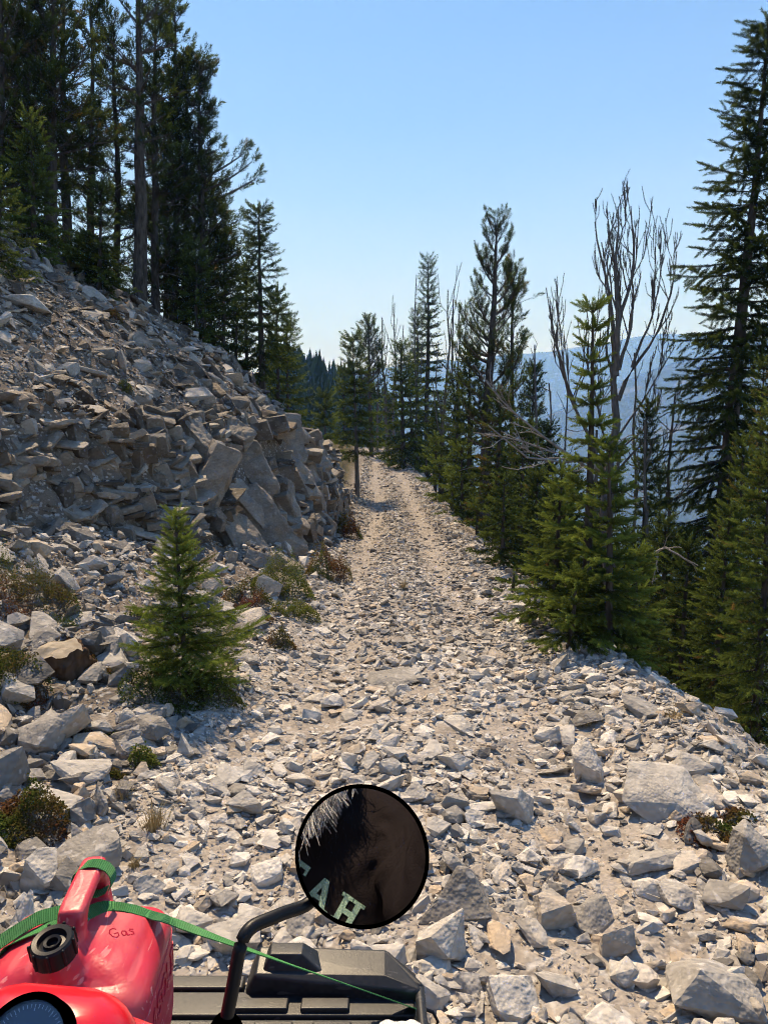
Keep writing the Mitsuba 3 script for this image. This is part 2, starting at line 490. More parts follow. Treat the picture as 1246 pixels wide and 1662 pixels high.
def stones_on(st, g, dens, lo, hi, x0, x1, y0, y1, p=2.4, flat=(0.28, 0.7), tilt=0.22, keep=None, tone=(0.52, 0.2), sink=0.25, kind='S', slide=0.0):
    ym = np.linspace(y0, y1, 30)
    area = np.trapezoid(np.maximum(x1(ym) - x0(ym), 0), ym)
    n = int(area * dens)
    if n <= 0:
        return
    x, y = scatter(g, n, x0, x1, y0, y1)
    s = power(g, n, lo, hi, p)
    if keep is not None:
        ok = g.random(n) < keep(x, y, s)
        x, y, s = x[ok], y[ok], s[ok]
    # only what the camera can see, with a margin for a step to the side
    ok = np.abs(x) < 0.75 * y + 1.2
    x, y, s = x[ok], y[ok], s[ok]
    n = len(x)
    z = height(x, y)
    nn = ground_normal(x, y) + g.normal(size=(n, 3)) * tilt
    size = np.stack([s * g.uniform(0.85, 1.25, n), s * g.uniform(0.55, 0.95, n), s * g.uniform(*flat, n)], -1)
    yaw = g.uniform(0, 2 * np.pi, n)
    if slide:
        yaw = g.normal(0, 0.7, n)
    rot = turn(nn, yaw)
    pos = np.stack([x, y, z + size[:, 2] * (0.5 - sink * g.uniform(0.3, 1.4, n))], -1)
    st.add(pos, size, rot, np.clip(g.normal(tone[0], tone[1], n), 0, 1), np.clip(g.random(n) ** 1.6, 0, 1), kind)


def road_keep(x, y, s):
    L, R = tab(xl, y), tab(xr, y)
    u = (x - (L + R) / 2) / (R - L) * 2
    rut = np.exp(-((np.abs(u + 0.05) - 0.48) / np.interp(y, [0, 9, 14], [.17, .2, .27])) ** 2)
    bare = meshkit.fbm(np.stack([x * 1.1, y * 0.9, 0 * x], -1) + 3, 3)
    k = 1 - rut * np.interp(y, [0, 7, 11, 40], [0.25, 0.4, 0.96, 0.97])
    k = k * np.where((y < 9) & (bare > 0.56), 0.35, 1)
    k = k * np.where((y > 10) & (s > 0.08), np.where(np.abs(u) > .75, 1, .6), 1)
    return k


lx = lambda d: (lambda y: tab(xl, y) + d)
rx = lambda d: (lambda y: tab(xr, y) + d)
road_st = Stones('dirt_road')
for y0, y1, dens, lo, hi in ((1.3, 3.2, 950, .024, .14), (3.2, 7, 1000, .027, .15), (7, 14, 520, .034, .15), (14, 28, 230, .048, .17), (28, 62, 60, .08, .2)):
    stones_on(road_st, rng, dens, lo, hi, lx(-0.1), rx(0.1), y0, y1, 2.5, (0.16, 0.55), keep=road_keep, tone=(0.54 if y0 < 7 else .44, 0.27))
for y0, y1, dens, lo, hi in ((1.3, 3.2, 1700, .007, .02), (3.2, 7, 1100, .009, .022), (7, 14, 420, .014, .03), (14, 28, 110, .025, .05)):
    stones_on(road_st, rng, dens, lo, hi, lx(-0.2), rx(0.2), y0, y1, 1.6, (0.4, 0.8), keep=lambda x, y, s: np.interp(y, [6, 12], [.35, .06]) + np.interp(y, [6, 12], [.65, .94]) * road_keep(x, y, s), tone=(0.58, 0.15), kind='P')
# cobbles heaped along both edges of the track
for y0, y1, dens, lo, hi in ((1.3, 5.5, 110, .05, .2), (5.5, 14, 60, .06, .2), (14, 45, 16, .09, .25)):
    stones_on(road_st, rng, dens, lo, hi, (lambda y: tab(xr, y) - np.interp(y, [5, 9], [.75, .3])), rx(0.25), y0, y1, 2.0, (0.25, 0.65), 0.35, tone=(0.56, 0.25), kind='B')
stones_on(road_st, rng, 190, .045, .17, lx(0.0), rx(-.6), 1.5, 6, 2.0, (0.25, 0.65), 0.3, tone=(0.62, 0.18), kind='B', keep=road_keep)
road_st.build('gravel', 'loose pale gravel and small stones')

verge_st = Stones('verge', 120)
for y0, y1, dens, lo, hi in ((1.5, 7, 170, .03, .2), (7, 16, 40, .05, .25)):
    stones_on(verge_st, rng, dens, lo, hi, rx(0.05), rx(1.4), y0, y1, 2.2, (0.25, 0.6), 0.3, tone=(0.52, 0.2))
stones_on(verge_st, rng, 700, .01, .03, rx(0.05), rx(1.0), 1.5, 7, 1.6, (0.4, 0.8), tone=(0.5, 0.15), kind='P')
verge_st.build('gravel', 'loose stones on the bank below the track')

hill_st = Stones('hillside')


def grass_gap(x, y, s):
    return np.where(meshkit.fbm(np.stack([x, y, 0 * x], -1) * 0.8 + 9, 3) > 0.60, 0.35, 1.0)


tx_ = lambda d: (lambda y: tab(xt, y) + d)
kx_ = lambda d: (lambda y: tab(xk, y) + d)
# the apron of fallen stones between the bank and the track
for y0, y1, dens, lo, hi in ((1.6, 4, 280, .04, .34), (4, 8, 200, .045, .36), (8, 14, 130, .05, .3), (14, 30, 40, .07, .3)):
    stones_on(hill_st, rng, dens, lo, hi, tx_(-0.1), lx(0.05), y0, y1, 1.9, (0.3, 0.75), 0.4, keep=grass_gap, tone=(0.31, 0.27), kind='B')
for y0, y1, dens, lo, hi in ((1.6, 4, 900, .01, .035), (4, 8, 500, .014, .04), (8, 16, 160, .025, .05)):
    stones_on(hill_st, rng, dens, lo, hi, tx_(-0.1), lx(0.1), y0, y1, 1.6, (0.4, 0.8), tone=(0.5, 0.17), kind='P')
hill_st.most = 150
hill_st.build('gravel', 'broken stones heaped below the bank')
scree_st = Stones('hillside', 150)
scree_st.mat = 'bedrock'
# scree on the slope above the bank
for y0, y1, dens, lo, hi in ((4.5, 8, 130, .05, .42), (8, 12, 150, .06, .46), (12, 19.5, 110, .08, .55)):
    stones_on(scree_st, rng, dens, lo, hi, kx_(-7.5), kx_(0.1), y0, y1, 1.8, (0.14, 0.42), 0.48, tone=(0.42, 0.36), sink=0.22, slide=1, kind='B',
              keep=lambda x, y, s: np.where(tab(xk, y) - x > 6.5, .3, 1))
for y0, y1, dens, lo, hi in ((5, 9, 330, .02, .06), (9, 19, 170, .03, .08)):
    stones_on(scree_st, rng, dens, lo, hi, kx_(-6.5), kx_(0.1), y0, y1, 1.5, (0.3, 0.7), tone=(0.30, 0.22), slide=1)
scree_st.build('scree', 'broken stones covering the slope')

# ------------------------------------------------------------------ the bank of broken ledges
def slab_rock(g):
    """a cleaved slab: a box with its corners cut and its faces askew"""
    c = np.array([[x, y, z] for x in (-1, 1) for y in (-1, 1) for z in (-1, 1)], float)
    c = np.vstack([c * g.uniform(.50, 1.0, (8, 3)), c * g.uniform(.70, 1.0, (8, 3)) * [1, .9, .7]])
    m = trimesh.convex.convex_hull(c)
    v = m.vertices - m.bounds.mean(0)
    return np.array(v / np.ptp(v, axis=0)), np.array(m.faces)


SLAB = [slab_rock(rng) for _ in range(40)]
outcrop = thing('rock_outcrop', 'long broken ledge of grey brown bedrock in the cut bank left of the track', 'rock outcrop')
g = np.random.default_rng(21)


def to_pixel(p):
    q = p - np.array([0, 0, EYE])
    w = q @ CF
    return 623 + F * q[0] / w, 831 - F * (q @ CU) / w


led = []
for y in np.arange(4.4, 20.5, 0.085):
    X0, X1, Z0, Z1 = (float(tab(t, y)) for t in (xt, xk, zt, zk))
    hgt = Z1 - Z0
    sc = np.interp(y, [4, 9, 12, 20], [0.8, 0.9, 1.15, 1.3])
    rows = max(2, int(hgt / (0.19 * sc)))
    for r in range(rows):
        fr = (r + g.uniform(0.0, 1.0)) / rows
        yy = y + g.normal(0, 0.06)
        q = np.array([[yy * 0.9, fr * 2.6, 2.0]])
        n0 = float(meshkit.fbm(q, 3, 4)[0])
        ledge = (n0 - 0.5) * 0.9
        big = g.random() < 0.14
        hh = g.uniform(0.14, 0.36) * (1.7 if big else 1) * sc
        th = g.uniform(0.07, 0.17) * (1.6 if big else 1) * sc
        dp = g.uniform(0.22, 0.40) * sc
        x = X1 + (X0 - X1) * (1 - fr) + g.uniform(-0.12, 0.03) + ledge * .8
        z = Z0 + hgt * fr
        pos = np.array([x, yy, z])
        px, py = to_pixel(pos)
        if 320 < px < 505 and 700 < py < 925 and g.random() < 0.75:
            continue
        flatter = g.random() < np.interp(y, [8, 12], [0.62, 0.4])
        size = np.array([dp * 1.45, th * 2.3, hh * 0.28]) if flatter else np.array([dp, th, hh])
        ang = g.normal([0.22, 0.12, 0], [0.22, 0.25, 0.5]) if flatter else g.normal([0.16, -0.18, 0], [0.17, 0.22, 0.35])
        led.append((pos, size, ang, float(np.clip(g.normal(0.30, 0.22), 0.02, 1)), 0.5))
led.sort(key=lambda r: -r[1].max() / r[0][1])
for k, (pos, size, ang, tone, tan) in enumerate(led[:285]):
    v, f = SLAB[k % 40]
    v, f = detail(v * size, f, k + 50, 1, 0.10, np.linalg.norm(size) / 9)
    b = Bag()
    b.add(v @ euler(ang).T + pos, f, (tone, tan))
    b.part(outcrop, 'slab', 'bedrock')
b = Bag()
for k, (pos, size, ang, tone, tan) in enumerate(led[285:]):
    v, f = SLAB[k % 40]
    b.add(v * size @ euler(ang).T + pos, f, (tone, tan))
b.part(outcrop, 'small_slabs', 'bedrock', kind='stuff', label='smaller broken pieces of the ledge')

# the large leaning slabs: px, py of the middle, length and width in pixels, tilt of the long axis in the picture (degrees from level, down to the right)
for px, py, ln, wd, tilt, out in ((335, 800, 200, 70, 118, .22), (430, 860, 190, 84, 50, .34), (392, 882, 120, 66, 48, .30), (462, 842, 240, 56, 66, .36),
                              (490, 880, 90, 36, 60, .44), (415, 765, 120, 58, 70, .2), (482, 765, 130, 52, 75, .3), (420, 912, 60, 34, 25, .42), (462, 914, 50, 30, 50, .40), (325, 715, 90, 44, 60, .2),
                              (472, 715, 110, 44, 84, .2), (508, 735, 100, 42, 72, .3), (508, 800, 120, 44, 76, .32), (380, 700, 90, 42, 42, .15), (527, 830, 110, 32, 85, .3),
                              (440, 690, 80, 40, 70, .15), (300, 850, 90, 40, 100, .2), (400, 820, 110, 50, 58, .3)):
    p = hit(px, py)
    k = np.linalg.norm(p - [0, 0, EYE]) / F
    a = math.radians(tilt)
    ax = np.array([math.cos(a), -0.12, -math.sin(a)])
    ax /= np.linalg.norm(ax)
    nrm = np.array([0.55, -0.75, 0.35])
    nrm -= ax * (nrm @ ax)
    nrm /= np.linalg.norm(nrm)
    R = np.stack([ax, np.cross(nrm, ax), nrm], 1)
    v, f = SLAB[(int(px) + int(py)) % 40]
    v, f = detail(v * np.array([ln * k * .82, wd * k * .86, wd * k * 0.6]), f, int(px), 1, 0.13, wd * k / 11)
    b = Bag()
    R = R @ euler(g.normal(0, [.28, .18, .1]))
    b.add(v @ R.T + p - ray(px, py) * (out * g.uniform(.5, 1.1) - 0.05), f, (g.uniform(.34, .5), 0.75))
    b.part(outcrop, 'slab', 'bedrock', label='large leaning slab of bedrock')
# broken stone lying on the ledges
bank_st = Stones(outcrop, 0)
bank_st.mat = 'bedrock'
for y0, y1, dens, lo, hi in ((4.5, 9, 170, .03, .22), (9, 13, 110, .04, .22), (13, 20, 60, .06, .25)):
    stones_on(bank_st, rng, dens, lo, hi, kx_(-0.1), tx_(0.1), y0, y1, 1.9, (0.2, 0.6), 0.5, tone=(0.58, 0.3), kind='B', sink=0.1)
bank_st.build('rubble', 'loose stones lying on the ledges')

# ------------------------------------------------------------------ boulders and stones that stand out one by one
HERO = [
    # px, py (middle), width, height in pixels, tone, tan, flat, label
    (835, 1310, 82, 78, .55, .35, 'pale grey square block sitting on the track right of the round mirror'),
    (738, 1462, 125, 110, .22, .45, 'dark brown boulder half hidden behind the round mirror'),
    (717, 1540, 82, 105, .56, .5, 'upright pale block standing below the dark brown boulder'),
    (900, 1482, 66, 84, .52, .75, 'tan pointed slab leaning in the middle of the track'),
    (966, 1498, 78, 58, .36, .2, 'flat grey stone beside the tan pointed slab'),
    (1004, 1532, 62, 70, .55, .8, 'tan rounded stone below the flat grey stone'),
    (1098, 1300, 165, 92, .60, .3, 'broad flat boulder overhanging reddish plants at the edge of the track'),
    (960, 1242, 54, 96, .72, .2, 'long white slab lying end on near the small orange slab'),
    (895, 1197, 50, 40, .72, .2, 'white angular stone on the right half of the track'),
    (1047, 1152, 72, 48, .42, .3, 'wedge shaped grey boulder at the foot of the young firs'),
    (1175, 1618, 150, 110, .44, .25, 'big grey slab in the corner farthest from the fuel can'),
    (838, 1634, 92, 66, .72, .15, 'white flat topped stone just ahead of the black rack'),
    (897, 1602, 72, 58, .55, .55, 'pitted tan stone beside the white flat topped stone'),
    (1018, 1586, 52, 44, .70, .2, 'small white rounded stone below the tan rounded stone'),
    (697, 1618, 74, 66, .62, .7, 'pale tan broken stone beside the corner of the black rack'),
    (757, 1606, 58, 48, .58, .2, 'pale angular stone between the rack and the pitted tan stone'),
    (628, 1568, 74, 52, .66, .3, 'pale stone showing just above the rim of the black rack'),
    (1232, 1388, 78, 98, .40, .15, 'grey block cut by the edge of the view'),
    (1206, 1512, 48, 36, .42, 1.0, 'orange brown stone among grey stones'),
    (1132, 1246, 74, 50, .55, .2, 'grey block above the broad flat boulder'),
    (972, 1222, 58, 28, .60, 1.0, 'small orange tan slab beside the long white slab'),
    (60, 1198, 78, 92, .30, .35, 'dark blocky boulder above the flat pale slab beside the small fir'),
    (128, 1256, 104, 62, .55, .2, 'flat pale slab below the dark blocky boulder'),
    (134, 1312, 44, 74, .42, .25, 'first of two upright stones standing side by side below the flat pale slab'),
    (166, 1306, 40, 76, .44, .25, 'second of two upright stones, next to the dry grass tuft'),
    (72, 1322, 100, 52, .58, .25, 'pale wedge shaped stone beside the reddish shrub'),
    (52, 1422, 76, 88, .62, .3, 'flat faced pale stone behind the fuel can'),
    (306, 1512, 72, 62, .58, .7, 'pale tan block behind the green strap'),
    (370, 1536, 110, 66, .46, .15, 'large flat grey stone under the green strap'),
    (394, 1306, 66, 48, .38, .15, 'flat dark grey stone left of the round mirror'),
    (360, 1470, 44, 36, .34, .2, 'small dark stone above the green strap'),
    (486, 1512, 48, 50, .34, .2, 'dark round stone below the mirror arm'),
    (155, 1388, 88, 42, .40, .2, 'long grey slab above the fuel can handle'),
    (640, 1104, 96, 26, .30, .1, 'thin dark slab lying across the track'),
    (318, 642, 62, 46, .45, .05, 'pair like blue grey slab high on the slope'),
    (28, 482, 88, 46, .70, .1, 'long white slab high on the slope under the nearest pine'),
    (228, 1160, 84, 40, .22, .1, 'dark boulder in the shade of the small fir'),
    (295, 1178, 34, 34, .36, .9, 'round brown stone at the foot of the small fir'),
    (105, 1012, 74, 36, .50, .35, 'pale ledge stone beside the weathered stump'),
    (185, 1040, 84, 40, .50, .3, 'long pale stone touching the weathered stump'),
    (738, 1240, 60, 40, .60, .3, 'pale stone beside the centre of the track'),
    (668, 1290, 56, 44, .64, .35, 'pale stone just above the round mirror'),
    (508, 1136, 40, 16, .50, .6, 'small flat tan stone on the uphill wheel track'),
    (740, 1305, 48, 40, .40, .6, 'brown grey block beside the square pale block'),
    (915, 1410, 46, 34, .60, .4, 'rounded pale stone above the tan pointed slab'),
    (1060, 1400, 100, 40, .52, .4, 'low pale slab below the broad flat boulder'),
    (1110, 1460, 80, 46, .55, .3, 'pale ridged stone above the orange brown stone'),
    (745, 1178, 60, 32, .62, .3, 'pale flat stone farther up the track'),
]
HERO_AT = []
for k, (px, py, w, h, tone, tan, lab) in enumerate(HERO):
    p = hit(px, py + h * 0.30)
    dist = np.linalg.norm(p - [0, 0, EYE]) / math.sqrt(1 + ((px - 623) / F) ** 2 + ((py - 831) / F) ** 2)
    s = dist / F
    flat = h / w
    wid = w * s
    hg = min(h * s * 0.95, wid * 1.9) * (0.8 if flat < 0.6 else 0.92)
    dp = wid * (0.85 if flat < 1 else 1.1) if flat < 1.3 else wid * 1.2
    v, f = BLOCK[(k * 7 + 3) % 40]
    gg = np.random.default_rng(k)
    v, f = detail(v * np.array([wid, dp, hg]), f, k, 1, 0.05, wid / 13)
    R = euler(gg.normal(0, [0.13, 0.13, 0.25]))
    b = Bag()
    b.add(v @ R.T + p + np.array([0, dp * 0.3, hg * 0.22]), f, (tone, tan))
    m_, u_ = b.get()
    solo('boulder' if w > 70 else 'rock', m_, 'rock', lab, 'rock', uv=u_)
    HERO_AT.append((p, wid))
# ------------------------------------------------------------------ trees
def brush(n, ang0, ang1, nl, w, seed, t0=0.0):
    """a shoot one unit long: n needles round an axis, three corners each"""
    g = np.random.default_rng(seed)
    t = t0 + (1 - t0) * (np.arange(n) + 0.5) / n
    az = np.arange(n) * 2.39996 + g.normal(0, 0.3, n)
    an = np.radians(ang0 + (ang1 - ang0) * t) + g.normal(0, 0.12, n)
    rad = np.stack([np.cos(az), np.sin(az), 0 * az], -1)
    tan = np.stack([-np.sin(az), np.cos(az), 0 * az], -1)
    d = rad * np.sin(an)[:, None] + np.array([0, 0, 1.0]) * np.cos(an)[:, None]
    base = np.array([0, 0, 1.0]) * t[:, None]
    L = nl * g.uniform(0.75, 1.15, n)[:, None]
    v = np.stack([base - tan * w + d * L * 0.25, base + d * L, base + tan * w + d * L * 0.25], 1).reshape(-1, 3)
    return v, t.repeat(3)


FIR = {n: [brush(n, 66, 28, 0.27, w, s) for s in range(4)] for n, w in ((10, 0.10), (16, 0.075), (28, 0.055), (44, 0.045), (90, 0.016))}
PINE = {n: [brush(n, 74, 26, 0.50, w, s + 9, 0.0) for s in range(4)] for n, w in ((14, 0.10), (22, 0.075), (44, 0.04))}


def put_shoots(bag, protos, pos, dirs, length, tone, brown, seed):
    g = np.random.default_rng(seed)
    pos, dirs = np.asarray(pos), np.asarray(dirs)
    dirs = dirs / (np.linalg.norm(dirs, axis=1, keepdims=True) + 1e-9)
    which = g.integers(0, len(protos), len(pos))
    R = turn(dirs, g.uniform(0, 6.28, len(pos)))
    for w, (v, t) in enumerate(protos):
        k = np.nonzero(which == w)[0]
        if not len(k):
            continue
        vv = np.einsum('nij,vj->nvi', R[k], v) * length[k][:, None, None] + pos[k][:, None]
        tn = np.clip(tone[k][:, None] + (t[None] - 0.5) * 0.3, 0, 1)
        uv = np.stack([tn, np.broadcast_to(brown[k][:, None], tn.shape)], -1).reshape(-1, 2)
        bag.add(vv.reshape(-1, 3), np.arange(len(k) * len(v)).reshape(-1, 3), uv)


def trunk_line(base, top, g, n=14, wob=0.012):
    t = np.linspace(0, 1, n)
    h = np.linalg.norm(top - base)
    p = base + (top - base) * t[:, None]
    p[1:-1, :2] += np.cumsum(g.normal(0, wob * h / n * 1.5, (n - 2, 2)), 0) * np.sin(np.pi * t[1:-1])[:, None]
    return p, t


def fir(name, label, base, top, r0, reach, y, seed, crown0=0.05, shape=0.85, dens=1.0, elev=(-18, 55), droop=0.22, tone=0.3, brown=0.0, sparse=0.0,
        group=None, cat='tree', bark=0.0, near=None, lean_side=None, whorl=None, vert=0.2, hang=0.0):
    """spruce or fir: whorls of flat sprays on a straight trunk"""
    g = np.random.default_rng(seed)
    h = np.linalg.norm(top - base)
    p, t = trunk_line(base - np.array([0, 0, 0.15]), top, g)
    wood, green = Bag(), Bag()
    wood.add(*tube(p, r0 * (1 - t) ** 0.9 + 0.004 * (1 + y / 20), 8), (bark, 0))
    ls = float(np.clip(0.0125 * y + 0.015, 0.06, 0.42)) if near is None else near[1]
    protos = FIR[16 if y > 9 else 28] if near is None else FIR[near[0]]
    if y > 30:
        protos = FIR[10]
    dz = whorl or max(0.052 * h, ls * 1.25)
    zs = np.arange(crown0 * h, h * 0.985, 1.0)
    z, zs = crown0 * h, []
    while z < h * 0.985:
        zs.append(z)
        z += dz * g.uniform(0.7, 1.2) * (0.55 + 0.45 * (1 - z / h))
    P, D, Ln, Tn, Br, Jt = [], [], [], [], [], []
    for z in zs:
        q = (z - crown0 * h) / (h * (1 - crown0))
        L0 = reach * (1 - q) ** shape * min(1, 0.55 + 3.5 * q)
        nb = max(3, int(round(g.uniform(4, 6.4) * (1 if sparse < .5 else 0.7))))
        az0 = g.uniform(0, 6.28)
        for b in range(nb):
            if g.random() < sparse * 0.5:
                continue
            az = az0 + b * 6.283 / nb + g.normal(0, 0.22)
            L = L0 * g.uniform(0.55, 1.12)
            if lean_side is not None:
                L *= 1 + lean_side[1] * math.cos(az - lean_side[0])
            if L < ls * 0.5:
                L = ls * 0.6
            e = math.radians(elev[0] + (elev[1] - elev[0]) * q ** 1.4 + g.normal(0, 5))
            nseg = 6
            u = np.linspace(0, 1, nseg)
            org = along(p, t, (z + 0.15) / (h + 0.15))
            out = np.array([math.cos(az), math.sin(az), 0])
            side = np.array([-out[1], out[0], 0])
            rise = L * (np.sin(e) * u - droop * (1 - q) * (u ** 1.6) + 0.16 * (1 - q) * u ** 4)
            br = org + out * (L * np.cos(e) * u)[:, None] + np.array([0, 0, 1.0]) * rise[:, None] + side * (g.normal(0, 0.06) * L * u ** 2)[:, None]
            rb = max(r0 * 0.28 * (1 - q) * min(1, L / reach + 0.3), 0.002 + 0.0006 * y)
            wood.add(*tube(br, rb * (1 - 0.85 * u), 4 if y < 12 else 3), (bark, 0))
            # shoots along the branch and along side twigs in its plane
            step = ls * 0.62 / dens
            s0 = 0.12 if y < 9 else 0.22
            ss = np.arange(max(s0, ls * 0.4 / max(L, 1e-3)), 1.0, step / max(L, step))
            for k, s in enumerate(ss):
                o = along(br, u, s)
                tg = along(br, u, min(s + 0.08, 1)) - along(br, u, max(s - 0.08, 0))
                tg /= np.linalg.norm(tg) + 1e-9
                P.append(o); D.append(tg); Ln.append(ls); Tn.append(s); Br.append(z)
                for sd in (-1, 1):
                    L2 = L * 0.50 * (1 - s) ** 0.8 * g.uniform(0.5, 1.15) + ls * 0.45
                    n2 = max(1, int(round(L2 / (ls * 0.8) * min(dens, 1.2))))
                    d2 = tg * 0.72 + side * sd * g.uniform(0.55, 0.85) + np.array([0, 0, g.normal(0.0, vert) - 0.08 - hang * g.random()])
                    d2 /= np.linalg.norm(d2)
                    for j in range(n2):
                        w = j / max(n2, 1) * L2
                        P.append(o + d2 * w + np.array([0, 0, -0.06 * w]))
                        D.append(d2 + g.normal(0, 0.22, 3) * (1 if j else .5))
                        Ln.append(ls * g.uniform(0.8, 1.15)); Tn.append(min(1, s * 0.7 + 0.3 * (j + 1) / n2)); Br.append(z)
            Jt += [g.normal(0, .16)] * (len(P) + 1 - len(Jt))
            P.append(br[-1] - (br[-1] - br[-2]) * .1); D.append(br[-1] - br[-2]); Ln.append(ls * 1.1); Tn.append(1.0); Br.append(z)
    P.append(p[-1] - [0, 0, ls]); D.append(np.array([0, 0, 1.0])); Ln.append(ls * 1.3); Tn.append(1.0); Br.append(h)
    Jt += [0] * (len(P) - len(Jt))
    Tn, Br = np.array(Tn), np.array(Br)
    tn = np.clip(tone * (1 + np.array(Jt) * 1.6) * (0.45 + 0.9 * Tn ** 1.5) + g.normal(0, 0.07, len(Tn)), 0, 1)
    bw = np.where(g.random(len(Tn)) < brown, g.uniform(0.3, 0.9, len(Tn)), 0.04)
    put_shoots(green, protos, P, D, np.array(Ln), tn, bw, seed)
    k = thing(name, label, cat, group)
    wood.part(k, 'trunk', 'bark', True)
    green.part(k, 'crown', 'needles')
    return k


def pine(name, label, base, top, r0, reach, y, seed, crown0=0.25, shape=0.5, dens=1.0, tone=0.16, up=0.5, tuft=None, sparse=0.0, group=None, brown=0.03, bark=0.05,
         extra=(), brush_n=22, dead_low=6):
    """pine: irregular limbs that turn up, bottle-brush tufts at the ends"""
    g = np.random.default_rng(seed)
    h = np.linalg.norm(top - base)
    p, t = trunk_line(base - np.array([0, 0, 0.2]), top, g, wob=0.02)
    wood, green = Bag(), Bag()
    wood.add(*tube(p, r0 * (1 - t) ** 0.75 + 0.006 + 0.0004 * y, 8), (bark, 0))
    ls = tuft or float(np.clip(0.012 * y, 0.12, 0.34))
    P, D, Tn = [], [], []

    def limb(org, az, L, e, q):
        u = np.linspace(0, 1, 7)
        out = np.array([math.cos(az), math.sin(az), 0])
        side = np.array([-out[1], out[0], 0])
        rise = L * (math.sin(e) * u + up * 0.55 * u ** 2.2)
        br = org + out * (L * math.cos(e) * (u - 0.15 * up * u ** 2))[:, None] + np.array([0, 0, 1.0]) * rise[:, None] + side * (g.normal(0, 0.12) * L * u ** 2)[:, None]
        wood.add(*tube(br, max(r0 * 0.22 * (0.3 + L / reach), 0.006) * (1 - 0.8 * u) * 0.75 + 0.0002 * y, 4), (bark + 0.1, 0))
        n = max(2, int(L * 0.75 / (ls * 0.62) * dens))
        for s in np.linspace(0.30, 1.0, n):
            o = along(br, u, s)
            tg = along(br, u, min(s + .1, 1)) - along(br, u, max(s - .1, 0))
            tg /= np.linalg.norm(tg) + 1e-9
            m = 1 + int(g.random() < 0.75) + int(g.random() < 0.4 * dens)
            for j in range(m):
                sd = g.choice([-1, 1])
                d = tg * g.uniform(0.3, 0.8) + side * sd * g.uniform(0.2, 1.1) + np.array([0, 0, g.uniform(0.0, 0.95) * (0.5 + up)])
                d /= np.linalg.norm(d)
                w = ls * g.uniform(0.2, 2.0) * (1.35 - s)
                P.append(o + d * w); D.append(d); Tn.append(s)
                if w > 0.1:
                    wood.add(*tube(np.stack([o, o + d * w]), [0.004 + 0.0003 * y, 0.003 + 0.0003 * y], 3), (bark + 0.1, 0))
        P.append(br[-1]); D.append(tg + np.array([0, 0, .5 * up])); Tn.append(1.0)

    z = crown0 * h
    while z < h * 0.98:
        q = (z - crown0 * h) / (h * (1 - crown0))
        L0 = reach * (1 - q) ** shape * min(1, 0.5 + 2.5 * q) + ls * 0.5
        for b in range(int(g.integers(2, 5))):
            if g.random() < sparse:
                continue
            limb(along(p, t, (z + .2) / (h + .2)), g.uniform(0, 6.283), L0 * g.uniform(0.5, 1.1), math.radians(g.normal(8 + 45 * q ** 1.5, 9)), q)
        z += max(0.035 * h, 0.26) * g.uniform(0.7, 1.3) / dens ** 0.5
    for (zz, az, L, e) in extra:
        limb(along(p, t, zz), az, L, e, .5)
    for _ in range(dead_low):
        zz = g.uniform(0.25, 0.9) * crown0 + g.uniform(0, 0.2)
        o = along(p, t, zz)
        a = g.uniform(0, 6.283)
        L = reach * g.uniform(0.3, 0.8)
        u = np.linspace(0, 1, 5)
        q = o + np.stack([math.cos(a) * u * L, math.sin(a) * u * L, L * (0.1 * u - 0.25 * u ** 2)], -1) + np.cumsum(g.normal(0, 0.02 * L, (5, 3)), 0)
        wood.add(*tube(q, 0.012 * (1 - 0.7 * u) + 0.0003 * y, 3), (0.7, 0))
    for s in range(5):
        P.append(p[-1] - np.array([0, 0, ls * s * 0.5])); D.append(np.array([g.normal(0, .35), g.normal(0, .35), 1.0])); Tn.append(1.0)
    Tn = np.array(Tn)
    n = len(Tn)
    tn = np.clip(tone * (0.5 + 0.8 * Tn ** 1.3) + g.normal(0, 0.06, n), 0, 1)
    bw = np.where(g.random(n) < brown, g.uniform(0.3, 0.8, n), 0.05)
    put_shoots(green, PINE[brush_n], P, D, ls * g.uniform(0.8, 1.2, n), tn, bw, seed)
    k = thing(name, label, 'tree', group)
    wood.part(k, 'trunk', 'bark', True)
    green.part(k, 'crown', 'needles')
    return k


def twig_tree(bag, pts, r0, r1, depth, g, y, spread=0.5, upw=0.35, kids=(4, 7), tone=0.8, side_len=0.45):
    """a bare limb with finer and finer side twigs"""
    n = 9
    u = np.linspace(0, 1, n)
    q = np.asarray(pts, float)
    s = np.r_[0, np.cumsum(np.linalg.norm(np.diff(q, axis=0), axis=1))]
    L = s[-1]
    p = along(q, s / L, u)
    p[1:] += np.cumsum(g.normal(0, 0.012 * L, (n - 1, 3)), 0) * 0.7
    bag.add(*tube(p, (r0 + (r1 - r0) * u ** 0.8), 6 if r0 > .02 else 4), (tone + g.normal(0, .08), 0))
    if depth <= 0:
        return
    for _ in range(int(g.integers(*kids))):
        f = g.uniform(0.25, 0.97)
        o = along(p, u, f)
        tg = along(p, u, min(f + .1, 1)) - along(p, u, f - .1)
        tg /= np.linalg.norm(tg)
        d = tg * 0.8 + g.normal(0, spread, 3) + np.array([0, 0, upw * 0.6])
        d /= np.linalg.norm(d)
        l = L * side_len * g.uniform(0.5, 1.2) * (1.15 - f * 0.6)
        mid = o + d * l * 0.5 + g.normal(0, 0.05 * l, 3)
        end = o + d * l * 0.85 + np.array([0, 0, upw * l * 0.6]) + g.normal(0, 0.06 * l, 3)
        r = max((r0 + (r1 - r0) * f) * 0.5, 0.0022 + 0.00035 * y)
        twig_tree(bag, [o, mid, end], r, max(r * 0.35, 0.0018 + 0.0003 * y), depth - 1, g, y, spread, upw, kids, tone, side_len)


def foot(px, y):
    x = (at(px, 700, y))[0]
    return np.array([x, y, float(height(x, y))])


def head(px, py, y):
    return at(px, py, y)
